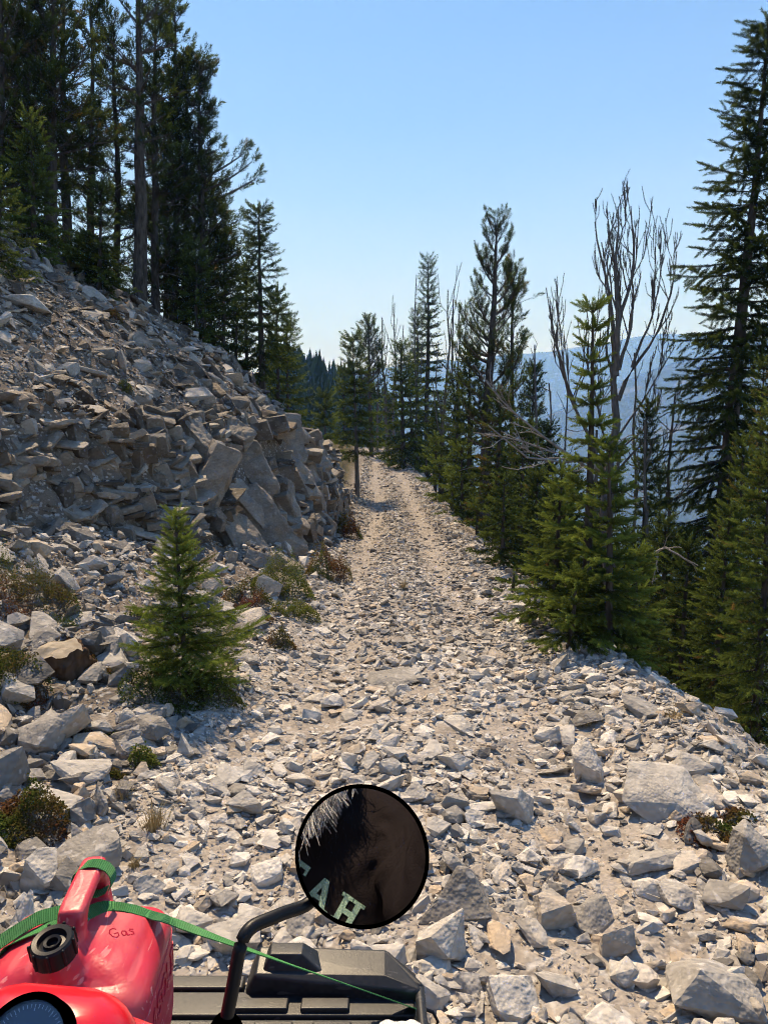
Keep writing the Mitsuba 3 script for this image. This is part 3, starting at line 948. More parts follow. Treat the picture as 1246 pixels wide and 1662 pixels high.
# the pine wood on the slope: px of the foot, metres ahead, px and py of the top, trunk radius, reach, start of the crown, density, seed
WOOD = [
    (8, 15.5, 2, -30, .13, 1.5, .12, 1.3, 'dark dense pine cut by the edge of the view, uphill of all the others'),
    (52, 17.0, 48, -45, .14, 1.5, .15, 1.3, 'dark dense pine standing second from the uphill edge of the view'),
    (92, 16.2, 86, -25, .14, 1.4, .15, 1.3, 'dark pine standing third from the uphill edge, behind the olive fir'),
    (118, 19.0, 104, -50, .13, .9, .40, .65, 'tall pine with a long bare upper trunk against the sky'),
    (150, 19.5, 146, -20, .09, .85, .30, .6, 'thin pine with sparse top and sky showing between its limbs'),
    (192, 20.0, 184, 36, .10, .80, .10, 1.0, 'narrow full pine standing alone in the gap left of the tallest trunk'),
    (233, 17.0, 223, -60, .16, 1.1, .40, .6, 'tallest straight pine with a thick bare dark trunk'),
    (256, 19.0, 252, 8, .11, 0.9, .15, 1.1, 'dark pine just right of the thick bare trunk'),
    (280, 20.0, 284, 26, .11, 0.9, .15, 1.15, 'pine with a slender pointed top right of the thick bare trunk'),
    (302, 20.5, 302, 98, .11, 1.0, .12, 1.25, 'olive brown dense pine beside the one with long limbs over the sky'),
    (330, 20.0, 322, 106, .11, .85, .14, .9, 'pine reaching long tufted limbs out over the open sky'),
    (362, 20.5, 366, 380, .06, 0.5, .12, 1.0, 'short pine below the long tufted limbs'),
    (152, 24.0, 156, 200, .08, .9, .15, .8, 'pine deep in the wood behind the small dark fir'),
    (268, 23.0, 266, 190, .09, 0.9, .1, 1.0, 'shaded pine deep in the wood behind the pointed ones'),
    (30, 21.0, 30, 20, .12, 1.6, .1, 1.3, 'shaded pine filling the back of the wood near the edge of the view'),
    (340, 23.0, 344, 300, .08, 0.9, .1, 1.0, 'young pine behind the one with long limbs'),
]
for k, (px, y, tx, ty, r, rc, c0, dn, lab) in enumerate(WOOD):
    ex = ()
    if k == 10:
        ex = ((.62, 0.05, 1.45, .35), (.58, -0.1, 1.5, .3), (.66, 0.2, 1.3, .45), (.44, 0.1, 1.15, .1), (.40, -.2, 1.05, .1), (.35, .15, 1.0, .0), (.5, .3, .9, .2))
    if k == 6:
        ex = ((.62, 0.1, 1.0, .2), (.66, 2.9, .8, .1), (.72, 3.2, .8, .2), (.76, 0.2, .9, .2))
    pine('pine_tree', lab, foot(px, y), head(tx, ty, y), r, rc, y, 100 + k, c0, .45, dn, up=.22, extra=ex, sparse=.12 if dn < .9 else 0.0)

# spruces and firs on the uphill side
A = dict
FIRS = [
    ('spruce_tree', 427, 18.2, 420, 332, A(r0=.085, reach=.85, crown0=.16, shape=.6, sparse=.35, tone=.16, droop=.28, elev=(-12, 35), vert=.35, hang=.5), 'open dark spruce standing alone at the lip of the slope against the sky'),
    ('spruce_tree', 402, 21.5, 400, 425, A(r0=.06, reach=.5, crown0=.08, tone=.14), 'dark spruce close behind the lone open spruce'),
    ('spruce_tree', 452, 23.0, 448, 470, A(r0=.07, reach=.85, crown0=.05, tone=.2), 'green spruce just downhill of the lone open spruce'),
    ('fir_tree', 470, 26.0, 466, 518, A(r0=.06, reach=.9, crown0=.04, tone=.24), 'olive fir at the end of the slope below the lone spruce'),
    ('fir_tree', 168, 14.2, 165, 308, A(r0=.045, reach=.55, crown0=.03, tone=.16, dens=1.25), 'small dark fir at the front edge of the wood'),
    ('fir_tree', 68, 13.2, 50, 182, A(r0=.06, reach=.62, crown0=.04, tone=.36, dens=1.3), 'olive green fir in front of the dark pines'),
    ('fir_tree', 6, 11.0, 2, 292, A(r0=.04, reach=.65, crown0=.03, tone=.26, dens=1.1), 'fir with drooping boughs cut by the uphill edge of the view'),
    ('fir_tree', 322, 17.5, 318, 396, A(r0=.05, reach=.55, crown0=.04, tone=.26, dens=1.2), 'bushy green young conifer below the pine with long limbs'),
    ('fir_tree', 384, 18.5, 384, 492, A(r0=.04, reach=.5, crown0=.04, tone=.2), 'small fir between the bushy young conifer and the lone spruce'),
    ('fir_tree', 528, 22.0, 528, 652, A(r0=.04, reach=.42, crown0=.06, tone=.26, dens=1.2), 'small round fir beside the far end of the cut bank'),
    ('fir_tree', 580, 25.5, 572, 546, A(r0=.075, reach=.85, crown0=.30, tone=.24, dens=1.2, bark=.35), 'fir with a bare lower trunk at the left side of the distant track'),
]
for k, (nm, px, y, tx, ty, kw, lab) in enumerate(FIRS):
    fir(nm, lab, foot(px, y), head(tx, ty, y), y=y, seed=300 + k, **kw)

# far along the track
FAR = [
    ('pine', 603, 46.0, 598, 522, A(r0=.13, reach=1.0, crown0=.42, dens=1.0, tone=.14, dead_low=3), 'distant pine with a bare trunk and a tuft shaped crown left of the track end'),
    ('fir', 655, 38.0, 650, 562, A(r0=.12, reach=1.5, crown0=.02, tone=.22, dens=1.25), 'wide dense fir standing where the track disappears'),
    ('fir', 672, 40.0, 664, 578, A(r0=.10, reach=1.25, crown0=.02, tone=.2, dens=1.2), 'dark fir close beside the wide dense fir at the track end'),
    ('fir', 692, 43.0, 694, 415, A(r0=.17, reach=1.5, crown0=.03, tone=.16, dens=1.1, droop=.32, shape=.95), 'tall narrow spruce towering over the end of the track'),
    ('fir', 676, 47.0, 678, 500, A(r0=.13, reach=1.1, crown0=.1, tone=.16), 'slim dark spruce behind the tall narrow one'),
    ('fir', 560, 60.0, 556, 600, A(r0=.12, reach=1.5, crown0=.03, tone=.2), 'far fir left of the track end'),
    ('fir', 632, 62.0, 632, 640, A(r0=.12, reach=1.3, crown0=.03, tone=.2), 'far fir seen between dead trunks'),
    ('fir', 612, 52.0, 612, 672, A(r0=.08, reach=1.0, crown0=.03, tone=.3), 'low far fir at the crest of the track'),
    ('pine', 786, 20.0, 806, 362, A(r0=.15, reach=1.2, crown0=.26, dens=1.25, tone=.20, up=.8, shape=.3, tuft=.15), 'large pine with upswept limbs on the downhill side of the track'),
    ('pine', 838, 24.0, 834, 446, A(r0=.10, reach=.9, crown0=.2, dens=.9, tone=.17, up=.9, brown=.12), 'thin brownish pine right behind the large upswept pine'),
    ('fir', 762, 24.0, 762, 570, A(r0=.11, reach=1.0, crown0=.03, tone=.14, dens=1.1), 'dark fir left of the large upswept pine'),
    ('fir', 742, 29.0, 742, 610, A(r0=.1, reach=1.1, crown0=.03, tone=.14, dens=1.1), 'dark fir behind the tall dead trunks'),
    ('fir', 716, 36.0, 716, 640, A(r0=.1, reach=1.3, crown0=.03, tone=.16, dens=1.1), 'dark fir between the tall spruce and the dead trunks'),
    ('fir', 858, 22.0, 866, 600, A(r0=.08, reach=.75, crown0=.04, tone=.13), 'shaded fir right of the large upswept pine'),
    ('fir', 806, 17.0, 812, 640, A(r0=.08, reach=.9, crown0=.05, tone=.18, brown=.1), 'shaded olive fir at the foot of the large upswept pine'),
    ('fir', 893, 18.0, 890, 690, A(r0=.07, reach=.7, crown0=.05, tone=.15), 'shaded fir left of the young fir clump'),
    ('fir', 846, 14.5, 850, 690, A(r0=.07, reach=.8, crown0=.05, tone=.15), 'shaded fir behind the dark green fir beside the track'),
]
for k, (kd, px, y, tx, ty, kw, lab) in enumerate(FAR):
    if kd == 'fir':
        kw['dens'] = kw.get('dens', 1.0) * 1.25
        fir('fir_tree', lab, foot(px, y), head(tx, ty, y), y=y, seed=400 + k, **kw)
    else:
        pine('pine_tree', lab, foot(px, y), head(tx, ty, y), y=y, seed=400 + k, brush_n=14 if y > 30 else 22, **kw)

# young firs along the downhill edge of the track
EDGE = [
    (692, 36.0, 692, 722, .35, 'small fir on the edge of the track nearest the tall spruce'),
    (706, 30.0, 708, 715, .42, 'small bushy fir on the downhill edge below the dead trunks'),
    (716, 24.0, 713, 748, .30, 'small thin fir in front of the bushy one on the downhill edge'),
    (752, 20.5, 748, 722, .42, 'narrow fir below the large upswept pine on the track edge'),
    (735, 22.0, 733, 770, .35, 'low fir beside the narrow fir on the track edge'),
    (776, 16.5, 774, 828, .30, 'low fir at the bend of the downhill edge'),
    (818, 11.2, 818, 778, .46, 'dark green fir standing free on the track edge before the young fir clump'),
    (836, 8.2, 834, 930, .22, 'little fir seedling beside the young fir clump'),
    (870, 8.0, 868, 948, .2, 'slim fir seedling close by the young fir clump'),
    (788, 13.0, 786, 880, .22, 'little fir left of the dark green free standing fir'),
]
for k, (px, y, tx, ty, rc, lab) in enumerate(EDGE):
    x = foot(px, y)
    fir('fir_sapling', lab, x, head(tx, ty, y), .018 + .0016 * y, rc * (1 if y < 14 else 1.2), y, 500 + k, .03, .8, 1.6, tone=.34 if k != 6 else .22)

# the clump of young firs in the sun
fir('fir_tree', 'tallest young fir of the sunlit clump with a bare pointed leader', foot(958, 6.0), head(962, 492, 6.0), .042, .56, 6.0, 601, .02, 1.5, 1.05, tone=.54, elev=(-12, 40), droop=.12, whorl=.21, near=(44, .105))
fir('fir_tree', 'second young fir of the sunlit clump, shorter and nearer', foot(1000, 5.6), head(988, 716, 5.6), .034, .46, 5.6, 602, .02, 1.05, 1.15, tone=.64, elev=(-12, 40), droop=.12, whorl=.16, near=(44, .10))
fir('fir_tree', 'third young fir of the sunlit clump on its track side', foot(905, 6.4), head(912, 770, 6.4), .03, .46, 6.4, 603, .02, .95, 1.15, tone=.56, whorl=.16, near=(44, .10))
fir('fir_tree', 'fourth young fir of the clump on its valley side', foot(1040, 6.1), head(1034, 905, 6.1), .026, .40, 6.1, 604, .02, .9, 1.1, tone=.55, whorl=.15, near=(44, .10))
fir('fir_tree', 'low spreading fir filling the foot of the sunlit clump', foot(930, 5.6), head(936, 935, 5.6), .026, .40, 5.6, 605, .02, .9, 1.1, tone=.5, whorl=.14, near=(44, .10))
# the small fir on the uphill side, nearest of all
fir('fir_tree', 'small bright green fir growing among stones on the uphill side near the fuel can', foot(292, 4.55), head(284, 830, 4.55), .017, .53, 4.55, 610, .06, 1.05, 1.25, tone=.80, lean_side=(.4, .16), elev=(-6, 42), droop=.08, whorl=.10, near=(90, .066), vert=.25)
# downhill: the big spruce and its neighbours
fir('spruce_tree', 'great dark spruce with a leaning trunk on the valley side of the view', foot(1158, 12.5), head(1250, 20, 12.5), .19, 1.15, 12.5, 620, .14, .42, 1.0, tone=.17, elev=(-16, 25), droop=.24, sparse=.15, whorl=.27, near=(44, .20), lean_side=(math.pi, .12), bark=.12, vert=.35, hang=.75)
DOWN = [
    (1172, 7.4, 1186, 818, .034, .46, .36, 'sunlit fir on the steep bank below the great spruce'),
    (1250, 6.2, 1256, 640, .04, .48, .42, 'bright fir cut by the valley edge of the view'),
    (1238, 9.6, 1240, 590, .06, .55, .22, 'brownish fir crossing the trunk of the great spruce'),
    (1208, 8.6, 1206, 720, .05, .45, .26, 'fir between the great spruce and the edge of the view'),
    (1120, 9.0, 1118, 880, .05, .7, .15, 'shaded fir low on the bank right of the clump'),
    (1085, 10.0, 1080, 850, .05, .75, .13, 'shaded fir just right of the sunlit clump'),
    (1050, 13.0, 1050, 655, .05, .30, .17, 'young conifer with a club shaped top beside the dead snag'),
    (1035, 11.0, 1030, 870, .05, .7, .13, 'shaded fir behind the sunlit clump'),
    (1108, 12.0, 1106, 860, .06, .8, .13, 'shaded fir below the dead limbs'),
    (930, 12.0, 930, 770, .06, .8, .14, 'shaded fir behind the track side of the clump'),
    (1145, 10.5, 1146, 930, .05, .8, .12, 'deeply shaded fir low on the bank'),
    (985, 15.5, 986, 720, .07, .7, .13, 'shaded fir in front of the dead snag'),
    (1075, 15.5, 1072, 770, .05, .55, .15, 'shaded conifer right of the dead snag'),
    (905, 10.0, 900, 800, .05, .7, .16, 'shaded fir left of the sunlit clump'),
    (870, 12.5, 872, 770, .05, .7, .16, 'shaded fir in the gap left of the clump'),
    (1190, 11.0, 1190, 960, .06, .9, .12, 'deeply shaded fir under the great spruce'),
]
for k, (px, y, tx, ty, r, rc, tn, lab) in enumerate(DOWN):  # tn paints shade into the needles: dark for shaded firs, lighter for sunlit
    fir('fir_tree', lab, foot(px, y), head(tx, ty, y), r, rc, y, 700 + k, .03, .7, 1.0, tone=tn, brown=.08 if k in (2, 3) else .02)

# ------------------------------------------------------------------ dead trees
def dead_tree(label, base, limbs, y, seed, depth=2, group=None, **kw):
    g = np.random.default_rng(seed)
    k = thing('dead_tree', label, 'dead tree', group)
    for j, (pts, r0, r1) in enumerate(limbs):
        b = Bag()
        twig_tree(b, pts, r0, r1, depth if j else min(depth, 1), g, y, **kw)
        b.part(k, 'trunk' if j == 0 else 'limb', 'bark', True)
    return k


Ys = 14.0
w_ = lambda *pp: [at(px, py, Ys + dy) for px, py, dy in pp]
SN = [([foot(985, Ys) - [0, 0, .2], at(990, 800, Ys), at(998, 690, Ys), at(1001, 600, Ys), at(1002, 540, Ys)], .17, .045)]
for pts, r0, r1 in (
        (w_((1000, 610, 0), (1002, 540, .05), (994, 470, .1), (976, 400, .1), (970, 355, .1)), .075, .012),
        (w_((1000, 600, 0), (1005, 520, -.1), (1004, 440, -.1), (1003, 380, -.1), (1001, 345, -.1)), .085, .012),
        (w_((1002, 560, 0), (1012, 500, .1), (1024, 450, .1), (1026, 390, .2), (1020, 335, .2)), .065, .012),
        (w_((1000, 560, 0), (1000, 480, .2), (990, 420, .3), (985, 365, .3)), .05, .01),
        (w_((1004, 600, 0), (1020, 545, .1), (1027, 480, .2), (1026, 420, .2)), .055, .01),
        (w_((1003, 650, 0), (1030, 590, -.1), (1065, 540, -.2), (1090, 480, -.2), (1099, 402, -.2)), .06, .010),
        (w_((1025, 596, -.1), (1050, 530, -.1), (1062, 480, 0), (1066, 440, 0)), .04, .009),
        (w_((988, 790, 0), (950, 690, -.2), (915, 615, -.3), (893, 545, -.3), (880, 465, -.3)), .06, .010),
        (w_((935, 660, -.2), (905, 590, -.2), (893, 520, -.2)), .035, .009),
        (w_((990, 760, 0), (960, 640, .3), (945, 570, .3), (940, 520, .3)), .035, .008),
        (w_((995, 720, 0), (1040, 650, .2), (1075, 600, .2), (1095, 560, .2)), .035, .008),
        (w_((990, 780, 0), (1040, 720, -.3), (1100, 700, -.4), (1130, 698, -.4)), .04, .008),
        (w_((990, 740, 0), (1050, 690, -.3), (1090, 665, -.4), (1120, 655, -.4)), .03, .008),
        (w_((985, 820, 0), (1040, 770, -.6), (1080, 730, -.7), (1095, 690, -.7)), .035, .008)):
    SN.append((pts, r0 * .72, r1 * .8))
dead_tree('big bare dead snag with many upswept grey limbs against the sky', None, SN, Ys, 800, 2, spread=.34, upw=.75, kids=(5, 8), tone=.36, side_len=.40)


def pole(px, y, tx, ty, r, label, seed, group=None, tone=.35, kids=(10, 16), side=.16):
    dead_tree(label, None, [([foot(px, y) - [0, 0, .2], (foot(px, y) + head(tx, ty, y)) / 2, head(tx, ty, y)], r, .012 + .0003 * y)], y, seed, 2 if y > 28 else 1, group, spread=.55 if y > 28 else .8, upw=.9 if y > 28 else .2, kids=kids, tone=tone, side_len=side)


for k, (px, y, tx, ty, r, lab) in enumerate((
        (628, 47, 621, 508, .13, 'bare dead tree with fine twigs, first right of the distant tufted pine'),
        (640, 49, 638, 502, .13, 'bare dead tree with fine twigs standing between two others at the track end'),
        (650, 51, 646, 528, .12, 'bare dead tree nearest the wide dense fir'),
        (612, 50, 610, 560, .09, 'short dead trunk close to the distant tufted pine'),
        (682, 40, 680, 440, .08, 'thin dead trunk close beside the tall narrow spruce'),
        (722, 30, 720, 452, .11, 'tall straight dead trunk left of the large upswept pine'),
        (738, 32, 735, 492, .10, 'second dead trunk left of the large upswept pine'),
        (744, 34, 747, 512, .09, 'third dead trunk, closest to the large upswept pine'),
        (872, 19, 870, 540, .07, 'thin dead trunk between the large upswept pine and the snag'),
        (888, 20, 887, 640, .05, 'thin dead pole left of the snag, lower than its neighbour'),
        (902, 20, 903, 618, .05, 'thin dead pole close to the left limb of the snag'),
        (918, 19, 916, 650, .05, 'thin dead pole under the left limb of the snag'),
        (1042, 15, 1044, 600, .05, 'thin dead pole just right of the snag'),
        (1082, 13.5, 1090, 630, .05, 'thin dead tree left of the great spruce'),
        (1068, 12.5, 1060, 690, .05, 'lower dead tree with silvery twigs left of the great spruce'))):
    pole(px, y, tx, ty, r, lab, 820 + k, kids=(9, 14) if k < 8 else (12, 18), side=.24 if k < 8 else .2)

Yb = 10.5
wb = lambda *pp: [at(px, py, Yb + dy) for px, py, dy in pp]
dead_tree('fallen dead tree whose pale bare boughs reach toward the track', None, [
    (wb((990, 790, 1.0), (940, 742, .5), (880, 752, 0), (830, 742, -.2), (790, 712, -.3), (762, 690, -.3)), .035, .008),
    (wb((960, 765, .6), (900, 725, .4), (850, 690, .2), (800, 640, .1), (772, 600, .1)), .025, .007),
    (wb((935, 745, .5), (890, 742, 0), (860, 728, -.2), (838, 690, -.2)), .015, .006),
    (wb((900, 735, .3), (850, 715, .2), (800, 705, .1), (770, 700, .1)), .014, .006)], Yb, 850, 2, spread=.35, upw=.05, kids=(4, 7), tone=.85, side_len=.35)
dead_tree('pale curved dead bough lying across the shaded firs', None, [
    ([at(1050, 905, 8.0), at(1080, 888, 7.9), at(1110, 905, 7.8), at(1135, 925, 7.8)], .016, .006),
    ([at(1068, 893, 8.0), at(1066, 915, 8.0), at(1060, 940, 8.0)], .012, .005)], 8, 851, 2, spread=.4, upw=-.1, kids=(3, 5), tone=.95, side_len=.4)

# ------------------------------------------------------------------ the far wood on the shoulder of the mountain, one mass of small trees
b = Bag()
g = np.random.default_rng(77)
far_trunks = Bag()
proto = []
for s in range(4):
    n = 9
    V, Fc = [], []
    for i in range(n):
        z0, z1 = i / n * .92 + .06, min(1.0, i / n * .92 + .06 + .20)
        r = .17 * (1 - i / n) ** .8 + .012
        k = 7
        a = np.arange(k) * 6.283 / k + g.uniform(0, 6)
        rr = r * g.uniform(.45, 1.2, k)
        base = np.stack([np.cos(a) * rr, np.sin(a) * rr, z0 - .05 * g.random(k)], -1)
        o = len(V)
        V += list(base) + [np.array([0, 0, z1])]
        Fc += [(o + j, o + (j + 1) % k, o + k) for j in range(k)]
    proto.append((np.array(V), np.array(Fc)))
for k in range(1500):
    y = g.uniform(130, 420) if k % 3 else g.uniform(75, 300)
    px = g.uniform(440, 640) if k % 3 else g.uniform(640, 1250)
    x = (px - 623) / F * y
    if x > tab(xl, np.array([y]))[0] - 2 and px < 640 and y < 60:
        continue
    h = g.uniform(9, 18) * (1 if k % 3 else .7)
    v, f = proto[k % 4]
    c, s = math.cos(k), math.sin(k)
    v = v * np.array([h * g.uniform(.7, 1.1), h * g.uniform(.7, 1.1), h])
    v = v @ np.array([[c, s, 0], [-s, c, 0], [0, 0, 1]]) + np.array([x, y, float(height(x, y)) - .3])
    b.add(v, f, (g.uniform(.1, .3), 0))
m_, u_ = b.get()
solo('distant_forest', m_, 'needles', 'hazy far wood of pointed conifers on the shoulder beyond the bank', None, kind='stuff', uv=u_)
# ------------------------------------------------------------------ low plants, grass, a stump
LEAF = np.array([[0, 0, 0], [.32, .5, .06], [0, 1, 0], [-.32, .5, .06]]), np.array([[0, 1, 2], [0, 2, 3]])


def shrub(label, px, py, wpx, hpx, n, red, tone, seed, leaf=None, name='low_shrub', cat='shrub', rise=1.0, group=None):
    g = np.random.default_rng(seed)
    c = hit(px, py)
    s = np.linalg.norm(c - [0, 0, EYE]) / F
    rx_s, rz = wpx * s / 2, hpx * s * rise
    n = int(n * 3.2)
    r = np.sqrt(g.random(n))
    a = g.uniform(0, 6.283, n)
    x = c[0] + rx_s * r * np.cos(a)
    y = c[1] + rx_s * 0.9 * r * np.sin(a)
    clump = meshkit.fbm(np.stack([x, y, 0 * x], -1) * 9 + seed, 3)
    z = height(x, y) + rz * (1 - r ** 2) ** .5 * np.clip(clump * 1.9 - .25, .10, 1.3) * g.uniform(.3, 1, n) ** .6
    L = (leaf or max(.014, 2.4 * s)) * g.uniform(.6, 1.3, n)
    d = np.stack([np.cos(a) * r * .8, np.sin(a) * r * .8, 0 * a + .7], -1) + g.normal(0, .5, (n, 3))
    d /= np.linalg.norm(d, axis=1, keepdims=True)
    R = turn(g.normal(0, .7, (n, 3)) + [0, 0, .9], g.uniform(0, 6.28, n))
    v = np.einsum('nij,vj->nvi', R, LEAF[0]) * L[:, None, None] + np.stack([x, y, z], -1)[:, None]
    f = (LEAF[1][None] + (np.arange(n) * 4)[:, None, None]).reshape(-1, 3)
    rd = np.clip((meshkit.fbm(np.stack([x, y, 0 * x], -1) * 5 + seed * 3, 3) - .5) * min(2.6, .4 + red * 5) + red * .8 + g.normal(0, .1, n), 0, 1)
    tn = np.clip(tone + g.normal(0, .18, n), 0, 1)
    k = thing(name, label, cat, group)
    b = Bag()
    b.add(v.reshape(-1, 3), f, np.repeat(np.stack([tn, rd], -1), 4, 0))
    b.part(k, 'leaves', 'shrub_leaf')
    st = Bag()
    for i in range(0, n, max(1, n // 40)):
        o = np.array([x[i] * .6 + c[0] * .4, y[i] * .6 + c[1] * .4, 0])
        o[2] = height(o[0], o[1]) - .01
        st.add(*tube(np.stack([o, (o + [x[i], y[i], z[i]]) / 2 + g.normal(0, .012, 3), [x[i], y[i], z[i]]]), [.003, .0025, .0015], 4), (.25, 0))
    st.part(k, 'stems', 'bark', kind='stuff')
    return k


for k, (lab, px, py, w, h, n, red, tn) in enumerate((
        ('reddish green shrub mat at the uphill edge of the view below the ledges', 34, 990, 170, 84, 3000, .40, .30),
        ('rusty shrub mat at the edge of the view beside the dark blocky boulder', 18, 1125, 110, 70, 1500, .75, .25),
        ('reddish brown shrub at the edge of the view above the fuel can', 34, 1345, 130, 76, 1900, .6, .3),
        ('dry red twiggy shrub beside the weathered stump', 152, 1092, 70, 30, 500, .85, .3),
        ('small orange green tuft uphill of the small fir', 214, 1012, 36, 30, 260, .5, .6),
        ('dark low shrub under the small fir', 262, 1140, 130, 46, 1100, .22, .3),
        ('low shrub on the track side of the small fir', 352, 1135, 90, 40, 700, .3, .4),
        ('small green shrub between the flat pale slab and the shade of the fir', 168, 1210, 60, 34, 420, .4, .45),
        ('small bright green plant below the shade of the fir', 234, 1246, 44, 32, 300, .08, .75),
        ('little dark red plant beside the small bright green plant', 192, 1262, 34, 22, 200, .95, .3),
        ('bright green bush at the foot of the large leaning slabs', 460, 968, 104, 66, 3000, .0, .72),
        ('yellow green low shrub just downhill of the bright green bush', 480, 1000, 80, 30, 1300, .06, .8),
        ('reddish twiggy shrub uphill of the bright green bush', 402, 985, 84, 50, 1300, .65, .3),
        ('strip of red and green low shrubs between the bank and the track', 534, 940, 76, 50, 1800, .35, .6),
        ('second strip of low shrubs farther along the foot of the bank', 566, 875, 44, 44, 1100, .4, .45),
        ('rusty low shrub at the uphill edge of the track', 458, 1052, 46, 30, 420, .7, .4),
        ('rusty low shrub among stones right of the small fir', 425, 1010, 40, 24, 300, .65, .4),
        ('red leaved plant under the broad flat boulder', 1150, 1356, 84, 20, 420, .8, .2),
        ('low rusty plants in front of the broad flat boulder', 1196, 1334, 50, 16, 260, .7, .3),
        ('small shrub high on the slope among the scree', 188, 520, 26, 18, 200, .45, .5),
        ('pale shrub in the middle of the scree slope', 205, 640, 22, 16, 150, .4, .5),
        ('low green growth at the crest of the track', 640, 738, 40, 22, 250, .1, .5))):
    shrub(lab, px, py, w, h, n, red, tn, 40 + k)


def grass(label, px, py, wpx, hpx, n, seed, mat='dry_grass'):
    g = np.random.default_rng(seed)
    c = hit(px, py)
    s = np.linalg.norm(c - [0, 0, EYE]) / F
    b = Bag()
    for i in range(n):
        a, r = g.uniform(0, 6.283), abs(g.normal(0, .33))
        o = c + np.array([math.cos(a) * r * wpx * s / 2, math.sin(a) * r * wpx * s / 2, 0])
        o[2] = height(o[0], o[1]) - .008
        H = hpx * s * g.uniform(.5, 1.15)
        ln = np.array([math.cos(a), math.sin(a), 0]) * H * g.uniform(.1, .7) + g.normal(0, .15 * H, 3) * [1, 1, 0]
        wd = np.array([-math.sin(a + .7), math.cos(a + .7), 0]) * max(.0014, .32 * s)
        m = o + ln * .35 + [0, 0, H * .6]
        t = o + ln + [0, 0, H * (.95 - .2 * g.random())]
        b.add(np.stack([o - wd, o + wd, m + wd * .7, m - wd * .7, t]), [[0, 1, 2], [0, 2, 3], [3, 2, 4]])
    m_, u_ = b.get()
    solo('grass_tuft', m_, mat, label, 'grass', uv=u_)


for k, (lab, px, py, w, h, n) in enumerate((
        ('dry golden grass tuft right of the two upright stones', 250, 1352, 46, 50, 150),
        ('short dry grass tuft just above the fuel can handle', 218, 1408, 26, 20, 60),
        ('dry grass beside the low shrub uphill of the two upright stones', 200, 1300, 40, 30, 70),
        ('brown grass tuft in front of the wedge shaped boulder', 955, 1176, 50, 24, 110),
        ('thin grass in the middle of the track', 655, 958, 18, 26, 60),
        ('small grass tuft on the crown of the track nearer the camera', 642, 1074, 22, 16, 50),
        ('orange dry grass along the top of the slope below the olive fir', 84, 392, 60, 16, 260),
        ('orange dry grass at the top of the slope beside the nearest fir', 60, 372, 30, 14, 120),
        ('dry grass on the bank below the wedge shaped boulder', 1090, 1170, 40, 26, 90),
        ('dry grass on the verge beside the large flat slabs', 860, 1010, 30, 16, 60))):
    grass(lab, px, py, w, h, n, 90 + k)


def conifer_mat(label, px, py, wpx, hpx, n, seed, tone, brown):
    """low spreading juniper-like bush: boughs that fan out over the stones"""
    g = np.random.default_rng(seed)
    c = hit(px, py)
    s = np.linalg.norm(c - [0, 0, EYE]) / F
    P, D, Ln, Tn, Bw = [], [], [], [], []
    wood = Bag()
    for i in range(n):
        a = g.uniform(0, 6.283)
        L = wpx * s / 2 * g.uniform(.4, 1.0)
        e = g.uniform(.15, .9)
        o = c + np.array([g.normal(0, wpx * s * .12), g.normal(0, .12), 0])
        o[2] = height(o[0], o[1])
        u = np.linspace(0, 1, 6)
        p = o + np.stack([math.cos(a) * L * u, math.sin(a) * L * u * .8, hpx * s * e * np.sin(u * 2.0) - .0 * u], -1)
        p[:, 2] = np.maximum(p[:, 2], height(p[:, 0], p[:, 1]) + .03)
        wood.add(*tube(p, .010 * (1 - .8 * u), 4), (.2, 0))
        bw = g.uniform(.3, .8) if g.random() < brown else .08
        for q in np.linspace(.15, 1, 9):
            oo = along(p, u, q)
            tg = along(p, u, min(q + .1, 1)) - along(p, u, q - .1)
            for sd in (-1, 0, 1):
                P.append(oo)
                D.append(tg / np.linalg.norm(tg) + sd * np.array([-math.sin(a), math.cos(a), 0]) * .9 + g.normal(0, .2, 3) + [0, 0, .2])
                Ln.append(.16 * g.uniform(.8, 1.3)); Tn.append(tone * (.5 + .9 * q)); Bw.append(bw)
    b = Bag()
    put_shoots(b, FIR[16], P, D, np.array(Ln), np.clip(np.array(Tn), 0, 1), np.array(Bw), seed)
    k = thing('juniper_bush', label, 'bush')
    wood.part(k, 'trunk', 'bark', True)
    b.part(k, 'crown', 'needles')


conifer_mat('dark olive juniper bush sprawling over the top of the slope', 232, 492, 120, 84, 60, 1, .40, .35)
conifer_mat('brown tipped juniper bush beside the dark olive one', 288, 522, 90, 70, 36, 2, .45, .6)
conifer_mat('low juniper bush under the lone open spruce', 452, 655, 80, 50, 30, 3, .22, .2)
conifer_mat('juniper bush at the foot of the small dark fir', 128, 448, 80, 64, 30, 4, .34, .3)
conifer_mat('low juniper bush at the end of the slope above the ledges', 496, 690, 60, 44, 24, 5, .22, .25)

# weathered stump
g = np.random.default_rng(8)
sc_ = hit(103, 1082)
ss = np.linalg.norm(sc_ - [0, 0, EYE]) / F
rad, hh = 31 * ss, 34 * ss
n = 28
a = np.arange(n) * 6.283 / n
rows = []
for j, zf in enumerate(np.linspace(-.25, 1, 9)):
    rr = rad * (1.25 - .25 * zf) * (1 + .10 * np.sin(a * 5 + j * .2) + .06 * g.normal(size=n))
    top = hh * zf + (0.4 * hh * (meshkit.noise(np.stack([a * 1.5, 0 * a, 0 * a], -1)) - .6) if zf == 1 else 0)
    rows.append(np.stack([np.cos(a) * rr, np.sin(a) * rr, np.broadcast_to(top, n)], -1))
tip_ = np.array([[1, 0, 0], [0, math.cos(.30), -math.sin(.30)], [0, math.sin(.30), math.cos(.30)]])
rows = [q @ tip_.T for q in rows]
V = np.vstack(rows)
i, j = np.meshgrid(np.arange(8), np.arange(n), indexing='ij')
